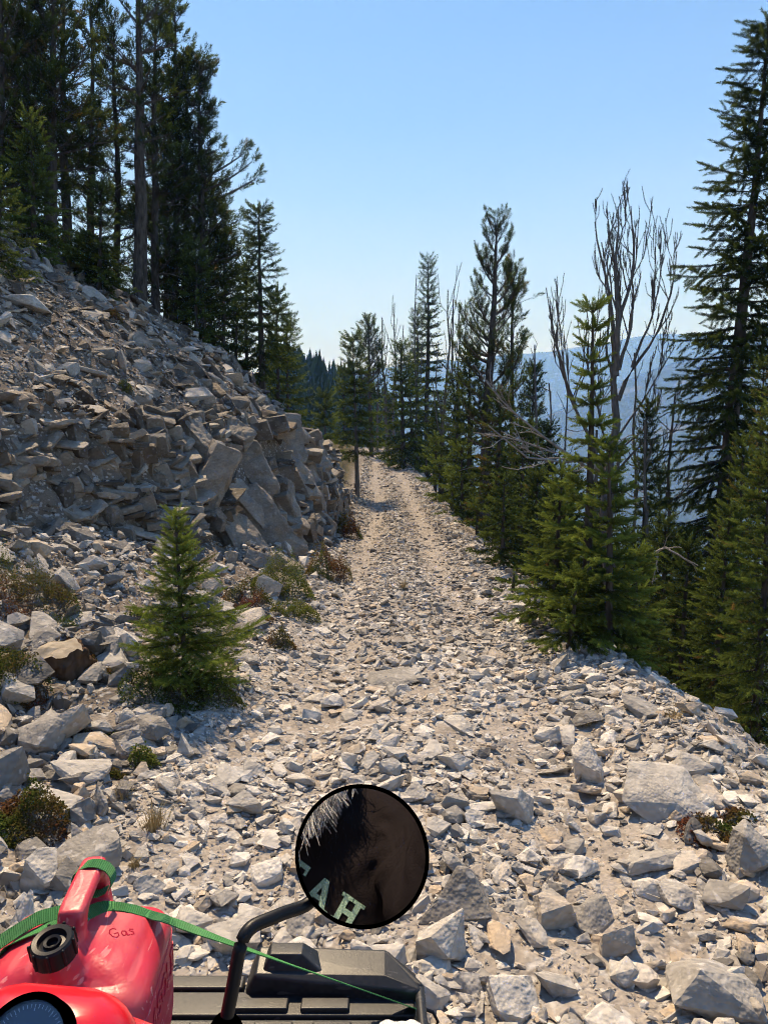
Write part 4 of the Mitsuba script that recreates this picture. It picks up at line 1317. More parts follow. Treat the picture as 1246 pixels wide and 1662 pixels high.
Q = np.stack([i * n + j, i * n + (j + 1) % n, (i + 1) * n + (j + 1) % n, (i + 1) * n + j], -1).reshape(-1, 4)
scene['m_stump_bark'] = {'type': 'twosided', 'bsdf': {'type': 'bumpmap', 'scale': .03, 'map': mikit.proc(lambda p, n, uv: fbm(p.x * 60, p.y * 60, p.z * 8, 3), .004),
                         'bsdf': {'type': 'diffuse', 'reflectance': mikit.proc(lambda p, n, uv: mix(C(.045, .03, .02), C(.16, .10, .065), fbm(p.x * 40, p.y * 40, p.z * 9, 3)))}}}
scene['m_stump_top'] = {'type': 'twosided', 'bsdf': {'type': 'diffuse', 'reflectance': mikit.proc(lambda p, n, uv: mix(C(.20, .16, .11), C(.44, .38, .29), fbm(p.x * 30, p.y * 30, p.z * 30, 3)))}}
stump = thing('tree_stump', 'weathered broken stump with reddish side and pale tan top among stones', 'tree stump')
part(stump, 'bark', (V + sc_, Q), 'stump_bark', True)
cm_ = rows[-1].mean(0)
cap_ = np.vstack([rows[-1], cm_ + (rows[-1] - cm_) * .6 + [0, 0, .06 * hh], [cm_ + [0, 0, .03 * hh]]])
k = np.arange(n)
ft = np.vstack([np.stack([k, (k + 1) % n, n + (k + 1) % n], 1), np.stack([k, n + (k + 1) % n, n + k], 1), np.stack([n + k, n + (k + 1) % n, k * 0 + 2 * n], 1)])
part(stump, 'broken_top', (cap_ + sc_, ft), 'stump_top', False)
# ------------------------------------------------------------------ quad bike, fuel can, strap, rider
def rgb(r, g, b):
    return {'type': 'rgb', 'value': [r, g, b]}


def red_colour(p, n, uv):
    g = fbm(p.x * 26, p.y * 26, p.z * 26, 3)
    scuff = smoothstep(0.60, 0.78, noise(p.x * 70, p.y * 18, p.z * 70 + 4)) * 0.35
    c = mix(C(0.43, 0.014, 0.035), C(0.53, 0.03, 0.055), g)
    c = mix(c, C(0.62, 0.16, 0.16), scuff)
    scr = smoothstep(0.78, 0.86, noise(p.x * 220 + 40 * noise(p.x * 9, p.y * 9, p.z * 9), p.y * 22, p.z * 120)) * 0.4
    c = mix(c, C(0.75, 0.35, 0.33), scr)
    return mix(c, C(0.42, 0.30, 0.24), 0.22 * smoothstep(0.4, 0.9, fbm(p.x * 11, p.y * 11, p.z * 11, 3)) * smoothstep(-0.2, 0.9, n.z))


scene['m_red_can'] = {'type': 'bumpmap', 'scale': 0.00028, 'map': mikit.proc(lambda p, n, uv: noise(p.x * 380, p.y * 380, p.z * 380) + 3.0 * fbm(p.x * 45, p.y * 45, p.z * 45, 2), 0.0012),
                      'bsdf': {'type': 'principled', 'base_color': mikit.proc(red_colour), 'roughness': 0.42, 'specular': 0.42}}
scene['m_red_gloss'] = {'type': 'principled', 'base_color': rgb(0.58, 0.006, 0.016), 'roughness': 0.22, 'specular': 0.5, 'clearcoat': 0.5, 'clearcoat_gloss': 0.8}
dust_ = lambda p, n, uv: mix(C(0.009, 0.010, 0.012), C(0.075, 0.07, 0.066), 0.16 * smoothstep(0.35, 0.85, fbm(p.x * 14, p.y * 14, p.z * 14, 4)) + 0.15 * noise(p.x * 160, p.y * 160, p.z * 160) + 0.5 * smoothstep(0.80, 0.88, noise(p.x * 45 + 25 * noise(p.x * 7, p.y * 7, p.z * 7), p.y * 320, p.z * 90)))
scene['m_black_plastic'] = {'type': 'bumpmap', 'scale': 0.00010, 'map': mikit.proc(lambda p, n, uv: noise(p.x * 500, p.y * 500, p.z * 500), 0.0007),
                            'bsdf': {'type': 'principled', 'base_color': mikit.proc(dust_), 'roughness': 0.42, 'specular': 0.36}}
scene['m_black_gloss'] = {'type': 'principled', 'base_color': rgb(0.008, 0.008, 0.009), 'roughness': 0.42, 'specular': 0.22}
scene['m_rubber'] = {'type': 'principled', 'base_color': rgb(0.025, 0.025, 0.026), 'roughness': 0.6, 'specular': 0.3}
scene['m_mirror'] = {'type': 'twosided', 'bsdf': {'type': 'conductor', 'material': 'none', 'specular_reflectance': rgb(0.84, 0.84, 0.86)}}
scene['m_steel'] = {'type': 'twosided', 'bsdf': {'type': 'roughconductor', 'material': 'Cr', 'alpha': 0.18}}
scene['m_dial'] = {'type': 'principled', 'base_color': rgb(0.035, 0.05, 0.075), 'roughness': 0.4}
scene['m_print'] = {'type': 'diffuse', 'reflectance': rgb(0.42, 0.47, 0.52)}
scene['m_pane'] = {'type': 'thindielectric'}
scene['m_ink'] = {'type': 'diffuse', 'reflectance': rgb(0.30, 0.012, 0.034)}
scene['m_web'] = {'type': 'twosided', 'bsdf': {'type': 'bumpmap', 'scale': 0.003, 'map': mikit.proc(lambda p, n, uv: 0.5 + 0.5 * dr.sin(uv.x * 2100.0), 0.0006),
                  'bsdf': {'type': 'principled', 'base_color': mikit.proc(lambda p, n, uv: mix(C(0.035, 0.17, 0.045), C(0.085, 0.30, 0.095), 0.5 + 0.5 * dr.sin(uv.x * 2100.0)) * (0.8 + 0.4 * noise(p.x * 60, p.y * 60, p.z * 60))), 'roughness': 0.55, 'specular': 0.4}}}
scene['m_fleece'] = {'type': 'twosided', 'bsdf': {'type': 'bumpmap', 'scale': 0.0014, 'map': mikit.proc(lambda p, n, uv: noise(p.x * 420, p.y * 420, p.z * 420) + fbm(p.x * 35, p.y * 35, p.z * 35, 2), 0.001),
                     'bsdf': {'type': 'principled', 'base_color': mikit.proc(lambda p, n, uv: mix(C(0.0085, 0.0062, 0.0065), C(0.019, 0.0145, 0.015), fbm(p.x * 22, p.y * 22, p.z * 22, 3))), 'roughness': 0.9, 'specular': 0.1, 'sheen': 0.05}}}
scene['m_letter'] = {'type': 'twosided', 'bsdf': {'type': 'diffuse', 'reflectance': mikit.proc(lambda p, n, uv: mix(C(0.16, 0.30, 0.20), C(0.50, 0.66, 0.52), noise(p.x * 420, p.y * 420, p.z * 420)))}}
scene['m_skin'] = {'type': 'principled', 'base_color': rgb(0.50, 0.29, 0.20), 'roughness': 0.5, 'specular': 0.4}
scene['m_hair'] = {'type': 'twosided', 'bsdf': {'type': 'principled', 'base_color': rgb(0.66, 0.64, 0.59), 'roughness': 0.5, 'specular': 0.4}}
scene['m_denim'] = {'type': 'diffuse', 'reflectance': rgb(0.05, 0.06, 0.09)}


def ball(c, r, k=2):
    m = trimesh.creation.icosphere(k, r)
    return m.vertices + np.asarray(c, float)


def hull(*balls, k=2):
    """the hull of spheres (centre, radius)"""
    return m3.Manifold.hull_points(np.vstack([ball(c, r, k) for c, r in balls]))


def solid(man, edge=None, smooth_it=0, lam=0.5):
    if edge:
        man = man.refine_to_length(edge)
    mm = man.to_mesh()
    t = trimesh.Trimesh(mm.vert_properties[:, :3], mm.tri_verts, process=True)
    if smooth_it:
        trimesh.smoothing.filter_taubin(t, lamb=lam, nu=-lam - 0.03, iterations=smooth_it)
    return t


def rbox(x0, x1, y0, y1, z0, z1, r=0.004):
    """a box with rounded edges"""
    pts = [((x, y, z), r) for x in (x0 + r, x1 - r) for y in (y0 + r, y1 - r) for z in (z0 + r, z1 - r)]
    return hull(*pts, k=1)


def turned(profile, axis, origin, n=48):
    """a lathe about an axis through origin: profile rows are (radius, height)"""
    m = trimesh.creation.revolve(np.array(profile), sections=n)
    R = turn(np.asarray(axis, float)[None], np.full(1, 0.9))[0]
    return trimesh.Trimesh(m.vertices @ R.T + origin, m.faces, process=False)


atv = thing('quad_bike', 'quad bike in the foreground with black front rack, red gauge pod and round mirror', 'quad bike')

# front rack: deck of planks between grooves, raised lip with latch housing
DZ = 0.74
yg = [0.76, 0.90, 1.00, 1.112, 1.118, 1.174, 1.180, 1.208]
part(atv, 'rack', solid(rbox(-0.86, 0.055, 0.76, 1.204, DZ - 0.035, DZ - 0.012, .008)), 'black_plastic', 40)
rk = atv + '__rack'
for x0, x1, y0, y1 in ((-0.855, 0.050, 0.765, 0.985), (-0.855, 0.055, 0.992, 1.108), (-0.855, 0.05, 1.115, 1.168), (-0.855, -0.232, 1.175, 1.206)):
    part(rk, 'plank', solid(rbox(x0, x1, y0, y1, DZ - 0.014, DZ, .004)), 'black_plastic', 40)
for x0, x1 in ((-0.238, -0.152), (-0.132, -0.055)):
    part(rk, 'raised_pad', solid(rbox(x0, x1, 1.121, 1.146, DZ - 0.006, DZ + 0.007, .003)), 'black_plastic', 40)
for x0 in (-0.30, -0.20, -0.11, -0.02):
    part(rk, 'rib', solid(rbox(x0, x0 + .06, 1.002, 1.100, DZ - 0.004, DZ + 0.004, .003)), 'black_plastic', 40)
lip = (hull(((-.218, 1.168, DZ), .008), ((-.205, 1.168, DZ + .026), .008), ((.0, 1.168, DZ + .022), .008), ((.052, 1.155, DZ + .01), .008), ((.052, 1.155, DZ), .008),
            ((-.218, 1.225, DZ), .008), ((-.205, 1.215, DZ + .034), .008), ((.0, 1.215, DZ + .028), .008), ((.045, 1.20, DZ), .008)))
part(rk, 'lip', solid(lip), 'black_plastic', 35)
lat = m3.Manifold.hull_points(np.vstack([ball(c, .005, 1) for c in ((-.196, 1.172, DZ + .026), (-.184, 1.182, DZ + .052), (-.136, 1.182, DZ + .052), (-.098, 1.172, DZ + .024), (-.196, 1.212, DZ + .026), (-.186, 1.205, DZ + .052), (-.136, 1.205, DZ + .052), (-.10, 1.212, DZ + .024))]))
part(rk, 'latch_housing', solid(lat), 'black_plastic', 35)
part(rk, 'lip_ridge', solid(hull(((-.10, 1.218, DZ + .033), .005), ((.005, 1.214, DZ + .030), .005), ((.058, 1.165, DZ + .012), .005))), 'black_plastic', 40)
part(rk, 'side_rail', solid(hull(((.058, 1.165, DZ + .006), .008), ((.064, .80, DZ + .01), .008))), 'black_plastic', 40)

for bx0, by0 in ((.035, 1.09), (-.245, 1.09), (-.245, 1.14), (.035, 1.02)):
    part(rk, 'bolt', turned([(0, .004), (.0045, .0036), (.0062, .001), (.0062, -.002), (0, -.002)][::-1], [.02, .02, 1], np.array([bx0, by0, DZ]), 16), 'steel', 30)
# red gauge pod
gc = at(44, 1700, .585)
gax = np.array([0.02, -0.66, 0.75])
gax /= np.linalg.norm(gax)
pod = hull((gc + [-.03, .035, -.035], .052), (gc + [.028, .035, -.04], .050), (gc + [-.05, .02, -.09], .06), (gc + [.05, .02, -.09], .05), (gc + [0, .10, -.075], .04))
pod = pod - hull((gc - gax * 0.004, .036), (gc + gax * .3, .040), k=3)
part(atv, 'gauge_pod', solid(pod), 'red_gloss', 40)
gp = at(205, 1672, .68)
part(atv, 'cowl', solid(hull((gp + [-.03, 0, -.012], .016), (gp + [.022, -.01, -.022], .010), (gp + [-.06, .06, -.06], .03), (gp + [.0, .06, -.07], .02), (gp + [-.12, .04, -.05], .03))), 'red_gloss', 40)
gauge = part(atv, 'speedometer', turned([(0.0, -.02), (.0385, -.02), (.0385, .004), (.0365, .0085), (.0325, .0085), (.0312, .002), (.0, .002)][::-1], gax, gc + gax * .002), 'rubber', 35)
part(gauge, 'dial', turned([(0, .0026), (.0310, .0026), (.0310, .0021), (0, .0021)][::-1], gax, gc + gax * .002), 'dial', 30)
Rg = turn(gax[None], np.zeros(1))[0]
b = Bag()
for k in range(41):
    a = math.radians(225 - k * 6.75)
    L = .005 if k % 5 == 0 else .003
    q = np.array([[.0295 - L, -.0003], [.0295, -.0003], [.0295, .0003], [.0295 - L, .0003]])
    q = np.stack([q[:, 0] * math.cos(a) - q[:, 1] * math.sin(a), q[:, 0] * math.sin(a) + q[:, 1] * math.cos(a), 0 * q[:, 0] + .0031], -1)
    b.add(q @ Rg.T + gc + gax * .002, [[0, 1, 2], [0, 2, 3]])
b.part(gauge, 'scale', 'print')
part(gauge, 'lens', turned([(0, .0068), (.0318, .0066)][::-1], gax, gc + gax * .002), 'pane', True)
nd = hull((gc + gax * .0062, .0009), (gc + gax * .0062 + Rg @ np.array([-.015, -.018, 0]), .0005), k=1)
part(gauge, 'needle', solid(nd), 'print')

# mirror: boot, bent stem, housing, glass
MC = at(587, 1388, .711)
CHEST = np.array([-0.235, -0.105, 1.322])
d_ = (MC - [0, 0, EYE]) / np.linalg.norm(MC - [0, 0, EYE])
r_ = (CHEST - MC) / np.linalg.norm(CHEST - MC)
mn = (r_ - d_) / np.linalg.norm(r_ - d_)
MR = 0.0655
mir = part(atv, 'mirror', turned([(0, -.020), (.03, -.019), (.055, -.012), (MR - .001, -.002), (MR + .0005, .002), (MR - .0006, .0046), (MR - .003, .0046), (MR - .0035, .002), (0, .0018)][::-1], mn, MC, 72), 'black_gloss', 35)
part(mir, 'glass', turned([(0, .0026), (MR * .5, .0026), (MR - .0034, .0026)][::-1], mn, MC, 72), 'mirror', False)
s0 = at(366, 1668, .640)
sp = [s0 - [0, 0, .03], s0, at(380, 1590, .645), at(388, 1545, .650), at(398, 1517, .655), at(412, 1503, .664), at(430, 1495, .672), at(465, 1481, .690), at(500, 1467, .708), MC - mn * .022 + [-.02, 0, -.008], MC - mn * .018]
sp = np.array(sp)
from scipy.interpolate import CubicSpline
sp2 = CubicSpline(np.r_[0, np.cumsum(np.linalg.norm(np.diff(sp, axis=0), axis=1))], sp)
ss_ = np.linspace(0, sp2.x[-1], 60)
part(atv, 'mirror_stem', tube(sp2(ss_), .0062, 16), 'black_gloss', True)
part(atv, 'mirror_boot', turned([(0, -.03), (.017, -.03), (.018, -.012), (.0145, -.006), (.0150, .004), (.010, .012), (.0055, .016)][::-1], [0.03, 0.05, 1], s0 + [0, 0, -.004]), 'rubber', 35)
hb = np.array([[-.80, .42, 1.05], [-.62, .47, 1.06], [-.45, .56, 1.02], [-.30, .56, 1.02], [-.12, .53, 1.06], [.06, .47, 1.06], [.10, .45, 1.05]])
part(atv, 'handlebar', tube(CubicSpline(np.arange(7), hb)(np.linspace(0, 6, 50)), .011, 12), 'black_gloss', True)
for sx in (0, 1):
    e = hb[:2] if sx == 0 else hb[-2:]
    part(atv, 'grip', tube(np.linspace(e[0], e[1], 8), .017, 12), 'rubber', True)
part(atv, 'mirror_clamp', solid(hull((s0 - [0, 0, .03], .014), (np.array([s0[0] + .01, .49, 1.06]), .016))), 'black_gloss', 40)
# body under and behind the rack
part(atv, 'body', solid(hull(((-.40, 1.05, .58), .10), ((-.40, .55, .80), .09), ((-.52, .6, .6), .08), ((-.28, .6, .6), .08), ((-.40, -.5, .62), .12)), .06, 4), 'red_gloss', True)
part(atv, 'seat', solid(hull(((-.40, .25, .84), .08), ((-.40, -.2, .80), .11), ((-.40, -.62, .83), .10)), .04, 4), 'rubber', True)
for sx in (-1, 1):
    cx = -.40 + sx * .36
    part(atv, 'fender', solid(hull(((cx, .72, .60), .03), ((cx + sx * .08, .95, .66), .025), ((cx, 1.16, .60), .03), ((cx - sx * .16, .95, .66), .03))), 'red_gloss', 40)
    part(atv, 'fender', solid(hull(((cx, -.75, .66), .03), ((cx + sx * .08, -.5, .70), .025), ((cx, -.25, .60), .03), ((cx - sx * .16, -.5, .72), .03))), 'red_gloss', 40)
    for wy in (.95, -.52):
        w = part(atv, 'wheel', turned([(.0, -.07), (.15, -.10), (.25, -.11), (.285, -.08), (.295, 0), (.285, .08), (.25, .11), (.15, .10), (.0, .07)][::-1], [1, 0, 0], np.array([cx + sx * .06, wy, .30])), 'rubber', 40)
        part(w, 'rim', turned([(.0, .10), (.10, .095), (.14, .108), (.145, .095)][::-1] if sx > 0 else [(.0, -.10), (.10, -.095), (.14, -.108), (.145, -.095)], [1, 0, 0], np.array([cx + sx * .06, wy, .30])), 'steel', 40)
for x0 in (-.82, -.22):
    part(atv, 'footwell', solid(rbox(x0, x0 + .24, .0, .55, .34, .37, .01)), 'black_plastic', 40)

# ---- the fuel can
GO = np.array([-0.424, 0.985, DZ + 0.003])
yw = math.radians(5)
GRm = np.array([[math.cos(yw), -math.sin(yw), 0], [math.sin(yw), math.cos(yw), 0], [0, 0, 1]])
body = hull(*[((x, y, z), .034) for x in (-.083, .080) for y in (-.075, .085) for z in (.034, .165)], k=3)
body = body + hull(*[((x, y, .175), .035) for x in (-.066, .064) for y in (-.05, .065)], ((.0, -.02, .205), .028), ((.0, .07, .200), .026), k=3)
body = body + hull(((.0, -.045, .19), .036), ((.0, -.062, .228), .029), k=3)                       # neck towards the rider
bar = lambda y, z, x=.006: [((x + sx * .0095, y + sy * .006, z), .0085) for sx in (-1, 1) for sy in (-1, 1)]
body = body + hull(*bar(-.030, .195), *bar(-.018, .268), k=3) + hull(*bar(-.018, .268), *bar(.080, .276), k=3) + hull(*bar(.080, .276), *bar(.108, .19), k=3)
gm = solid(body, .006, 14)
gv = gm.vertices
dent = (meshkit.fbm(gv * 9 + 3, 3, 2) - .5) * .004
gm.vertices = (gv + gm.vertex_normals * dent[:, None]) @ GRm.T + GO
can = thing('fuel_can', 'scuffed red plastic fuel can with black cap strapped on the front rack', 'fuel can')
part(can, 'body', gm, 'red_can', True)
nax = GRm @ np.array([-.08, -.20, .97])
nax /= np.linalg.norm(nax)
ncp = GRm @ np.array([.0, -.070, .243]) + GO
capp = [(.0, .013), (.0085, .013), (.0085, .020), (.0125, .0215), (.0135, .0175), (.0195, .0165), (.0215, .0235), (.0285, .0245), (.0315, .0215), (.0325, -.004), (.0305, -.006), (0, -.006)]
cap = part(can, 'cap', turned([(r * .84, h * .9) for r, h in capp][::-1], nax, ncp + nax * .004, 64), 'black_gloss', 30)
capp = [(r * .84, h * .9) for r, h in capp]
Rc = turn(nax[None], np.zeros(1))[0]
for k in range(9):
    a = k * 2 * math.pi / 9
    q = [(np.array([math.cos(a) * .0273, math.sin(a) * .0273, z]), .0022) for z in (-.001, .020)]
    part(cap, 'grip_rib', solid(hull(*[(Rc @ c + ncp + nax * .004, r) for c, r in q], k=1)), 'black_gloss', 40)


def on_surface(mesh, pts, d):
    """pts moved along d onto the mesh"""
    loc, idx, tri = mesh.ray.intersects_location(pts - d * .3, np.broadcast_to(d, pts.shape), multiple_hits=False)
    out = pts.copy()
    out[idx] = loc
    miss = np.ones(len(pts), bool)
    miss[idx] = False
    return out, miss


def wrap_text(mesh, text, height, origin, right, up, lift, bold=False, fine=.004, mono=None):
    """lettering laid on a surface: origin is its lower left corner"""
    t = mono if mono is not None else meshkit.text_mesh(text, height, .0016, bold)
    vv, ff = trimesh.remesh.subdivide_to_size(t.vertices, t.faces, fine, max_iter=8)
    right, up = np.asarray(right, float), np.asarray(up, float)
    nrm = np.cross(right, up)
    flat = origin + vv[:, :1] * right + vv[:, 1:2] * up
    on, miss = on_surface(mesh, flat, -nrm)
    far = np.abs(((on - flat) @ nrm - np.median((on - flat) @ nrm))) > .03
    ff = ff[~(miss | far)[ff].any(1)]
    return trimesh.Trimesh(on + nrm * (vv[:, 2:] + lift), ff, process=False)


sm_ = []
for a_ in np.linspace(-.105, .115, 40):
    o_ = GRm @ np.array([.30, a_, .158]) + GO
    l_, _, _ = gm.ray.intersects_location(o_[None], (GRm @ np.array([-1.0, 0, 0]))[None], multiple_hits=False)
    if len(l_):
        sm_.append(l_[0])
if len(sm_) > 5:
    part(can, 'mould_seam', tube(np.array(sm_), .0013, 6), 'red_can', True)
part(can, 'moulded_lettering', wrap_text(gm, 'GASOLINE', .034, GRm @ np.array([.1175, -.095, .105]) + GO, GRm @ [0, 1, 0], [0, 0, 1], .0002, True), 'red_can', 30, label='raised GASOLINE lettering on the side')
hw = GRm @ np.array([.052, -.005, .30]) + GO
from shapely.geometry import LineString
from shapely import union_all as _ua
scrawl = _ua([LineString(q).buffer(.00075) for q in (
    [(.0125, .0165), (.009, .019), (.0045, .017), (.0015, .011), (.003, .004), (.0075, .001), (.012, .004), (.0125, .0095), (.0075, .0085)],
    [(.0235, .0095), (.0195, .0108), (.0165, .007), (.0175, .002), (.0215, .0025), (.0238, .0092), (.0232, .001), (.026, .0018)],
    [(.0345, .0105), (.0305, .0118), (.0290, .009), (.0330, .0055), (.0325, .0018), (.0282, .0015)])])
st_ = trimesh.util.concatenate([trimesh.creation.extrude_polygon(q, .0016, engine='earcut') for q in getattr(scrawl, 'geoms', [scrawl])])
part(can, 'handwriting', wrap_text(gm, '', 0, hw, GRm @ [math.cos(.65), math.sin(.65), 0], GRm @ [-math.sin(.65), math.cos(.65), 0], -.0012, mono=st_), 'ink', False, label='word Gas handwritten in dark marker on top')


def ribbon(pts, wid, dirs, thick=.0014, n=60):
    pts, dirs = np.array(pts), np.array(dirs, float)
    s = np.r_[0, np.cumsum(np.linalg.norm(np.diff(pts, axis=0), axis=1))]
    u = np.linspace(0, s[-1], n)
    p = CubicSpline(s, pts)(u) if len(pts) > 3 else along(pts, s, u)
    p = 0.35 * p + 0.65 * along(pts, s, u)
    d = along(dirs, s, u)
    t = np.gradient(p, axis=0)
    t /= np.linalg.norm(t, axis=1, keepdims=True)
    d -= t * (d * t).sum(1, keepdims=True)
    d /= np.linalg.norm(d, axis=1, keepdims=True)
    nn = np.cross(t, d)
    c = [p - d * wid / 2 - nn * thick / 2, p + d * wid / 2 - nn * thick / 2, p + d * wid / 2 + nn * thick / 2, p - d * wid / 2 + nn * thick / 2]
    v = np.stack(c, 1).reshape(-1, 3)
    i = np.arange(n - 1)
    q = np.concatenate([np.stack([i * 4 + a, i * 4 + (a + 1) % 4, (i + 1) * 4 + (a + 1) % 4, (i + 1) * 4 + a], -1) for a in range(4)])
    return (v, q), np.stack([np.repeat(u, 4), np.tile([0, 1, 1, 0], n)], -1)


strap = thing('tie_down_strap', 'green woven webbing strap running over the fuel can down to the corner of the rack', 'strap')
L_ = lambda x, y, z: GRm @ np.array([x, y, z]) + GO
up_ = [0, .35, 1]


def can_hit(px, py, lift=.003):
    d = ray(px, py)
    d = d / np.linalg.norm(d)
    loc, _, _ = gm.ray.intersects_location(np.array([[0, 0, EYE]]), d[None], multiple_hits=False)
    return loc[0] - d * lift if len(loc) else at(px, py, 1.03)


runs = [
    ([L_(.008, .018, .232), can_hit(172, 1471), can_hit(195, 1472), can_hit(220, 1477), can_hit(244, 1485), at(270, 1493, 1.035), at(330, 1515, 1.055), at(470, 1566, 1.085), at(590, 1608, 1.11), at(688, 1643, 1.128)],
     [[0, 1, 0], [0, 1, 0], [0, 1, -.1], [0, 1, -.1], [.1, 1, -.2], [.2, 1, -.3], [.15, .97, -.38], [-.1, .93, -.60], [-.02, .93, -.70], [.05, .93, -.74]]),
    ([L_(.002, .012, .232), L_(-.04, .02, .224), L_(-.09, .01, .205), L_(-.120, .0, .16), L_(-.16, -.01, .06), L_(-.18, -.02, .02)],
     [[0, 1, 0], [0, 1, 0], [.2, 1, -.3], [.1, 1, 0], [0, 1, 0], [0, 1, 0]]),
    ([L_(.0, .05, .230), L_(-.06, .035, .226), L_(-.14, .01, .185), L_(-.24, -.04, .13), L_(-.36, -.08, .02)],
     [[0, 1, .2], [0, 1, .5], [0, .8, .6], [0, .8, .7], [0, .8, .6]]),
]
for pts, dd in runs:
    m_, u_ = ribbon(pts, .0215, dd)
    part(strap, 'webbing', m_, 'web', False, uv=u_)
# the turn round the handle
th_ = np.linspace(-.6, 2 * math.pi - .9, 14)
pts = [L_(.010 + .028 * math.cos(a), .066 + .004 * a / 6, .262 + .024 * math.sin(a)) for a in th_]
m_, u_ = ribbon(pts, .0215, [[0, 1, 0]] * 14)
part(strap, 'loop', m_, 'web', False, uv=u_)
hk = at(690, 1643, 1.128)
part(strap, 'hook', tube(hk + np.array([[0, 0, .004], [.012, .0, 0], [.020, -.004, -.014], [.012, -.008, -.026], [.002, -.010, -.022]]), .0026, 8), 'black_gloss', True)
g = np.random.default_rng(4)
q = trimesh.creation.icosphere(3, 1.0)
qv = q.vertices * np.array([.040, .020, .012])
qv = qv + q.vertex_normals * ((np.abs(meshkit.fbm(qv * 60, 3, 3) - .5) * 2) * .012)[:, None]
scene['m_white_bag'] = {'type': 'twosided', 'bsdf': {'type': 'principled', 'base_color': rgb(.5, .5, .5), 'roughness': .3, 'specular': .5}}
solo('plastic_bag', trimesh.Trimesh(qv + at(648, 1680, 1.05), q.faces), 'white_bag', 'crumpled white plastic tucked at the corner of the black rack under the strap hook', 'plastic bag', False)

# ---- the rider, seated behind the camera's place and seen in the mirror: the phone is in the right hand
J = dict(pel=(-.40, -.28, .95), wa=(-.39, -.27, 1.10), ch=(-.375, -.25, 1.30), nk=(-.37, -.235, 1.46), hd=(-.37, -.215, 1.60),
         rs=(-.185, -.25, 1.40), re=(-.10, -.10, 1.20), rw=(-.035, -.055, 1.50), ls=(-.565, -.25, 1.40), le=(-.66, -.05, 1.20), lw=(-.66, .22, 1.13),
         rh=(-.30, -.26, .93), rk=(-.12, .20, .86), ra=(-.10, .18, .44), rt=(-.10, .36, .40), lh=(-.50, -.26, .93), lk=(-.68, .20, .86), la=(-.70, .18, .44), lt=(-.70, .36, .40))
J = {k: np.array(v) for k, v in J.items()}


def chain(*items):
    out = None
    for (a, ra), (b_, rb) in zip(items, items[1:]):
        h_ = hull((a, ra), (b_, rb))
        out = h_ if out is None else out + h_
    return out


torso = hull((J['pel'] + [-.07, 0, 0], .12), (J['pel'] + [.07, 0, 0], .12), (J['wa'] + [-.07, 0, 0], .11), (J['wa'] + [.07, 0, 0], .11)) + \
    hull((J['wa'] + [-.07, 0, 0], .11), (J['wa'] + [.07, 0, 0], .11), (J['ch'] + [-.09, 0, .02], .115), (J['ch'] + [.09, 0, .02], .115)) + \
    hull((J['ch'] + [-.09, 0, .02], .115), (J['ch'] + [.09, 0, .02], .115), (J['rs'] - [.02, 0, 0], .07), (J['ls'] + [.02, 0, 0], .07), (J['nk'] - [0, .02, .04], .06))
headm = hull((J['hd'] + [0, -.02, .03], .095), (J['hd'] + [0, .02, -.05], .068), (J['hd'] + [0, .04, -.075], .045)) + hull((J['hd'] + [0, .095, -.01], .012), (J['hd'] + [0, .075, .03], .010), (J['hd'] + [0, .085, -.02], .016)) + \
    hull((J['nk'], .058), (J['hd'] + [0, -.01, -.04], .06)) + hull((J['hd'] + [.093, -.01, .0], .014), (J['hd'] + [.093, -.02, .035], .012)) + hull((J['hd'] + [-.093, -.01, .0], .014), (J['hd'] + [-.093, -.02, .035], .012))
arms = chain((J['rs'], .066), (J['re'], .048), (J['rw'], .034)) + chain((J['ls'], .066), (J['le'], .048), (J['lw'], .034))
legs = chain((J['rh'], .105), (J['rk'], .068), (J['ra'], .05), (J['rt'], .045)) + chain((J['lh'], .105), (J['lk'], .068), (J['la'], .05), (J['lt'], .045))


def hand(w, fwd, thumb, curl, s=1):
    fwd, thumb = fwd / np.linalg.norm(fwd), thumb / np.linalg.norm(thumb)
    nrm = np.cross(fwd, thumb)
    k = w + fwd * .085
    out = hull((w + thumb * .018, .022), (w - thumb * .018, .022), (k + thumb * .032, .014), (k - thumb * .034, .013))
    for j, (o, L) in enumerate(((.033, .074), (.011, .082), (-.011, .076), (-.033, .060))):
        a = k + thumb * o
        d = fwd
        for m in range(3):
            d = d * math.cos(curl) + nrm * s * math.sin(curl)
            d /= np.linalg.norm(d)
            b_ = a + d * L * (.45, .32, .25)[m]
            out = out + hull((a, .0095 - .0008 * m), (b_, .0088 - .0008 * m))
            a = b_
    t0 = w + thumb * .03 + fwd * .02
    t1 = t0 + (thumb * .75 + fwd * .6) * .045
    t2 = t1 + (fwd + nrm * s * .4) * .032
    return out + hull((t0, .014), (t1, .0115)) + hull((t1, .0115), (t2, .0095))


hands = hand(J['rw'] + [0, 0, .01], np.array([-.05, -.02, 1.0]), np.array([-1.0, .2, 0]), .35, 1) + hand(J['lw'], np.array([.05, 1, -.25]), np.array([1.0, 0, 0.1]), .75, -1)
bodym = solid(torso + headm + arms + legs + hands, .014, 6)
rider = thing('person', 'rider in a dark brown fleece with a long grey beard, reflected in the round mirror', 'person')
part(rider, 'body', bodym, 'skin', True)


def grown(man, r, n, seed, amt):
    t = solid(man, .018, 8)
    for _ in range(2):
        pass
    v = t.vertices
    q = v * np.array([7, 7, 7])
    fold = (meshkit.fbm(q * np.array([1.4, .7, 1.0]) + (v[:, 2:] * 6 - v[:, :1] * 9), 3, seed) - .45)
    rad = np.exp(-np.linalg.norm(v - np.array([-.17, -.14, 1.32]), axis=1) * 5)
    pull = np.sin(np.arctan2(v[:, 2] - 1.36, v[:, 0] + .13) * 13) * rad * .6
    t.vertices = v + t.vertex_normals * (r + fold * amt + pull * .010)[:, None]
    return t


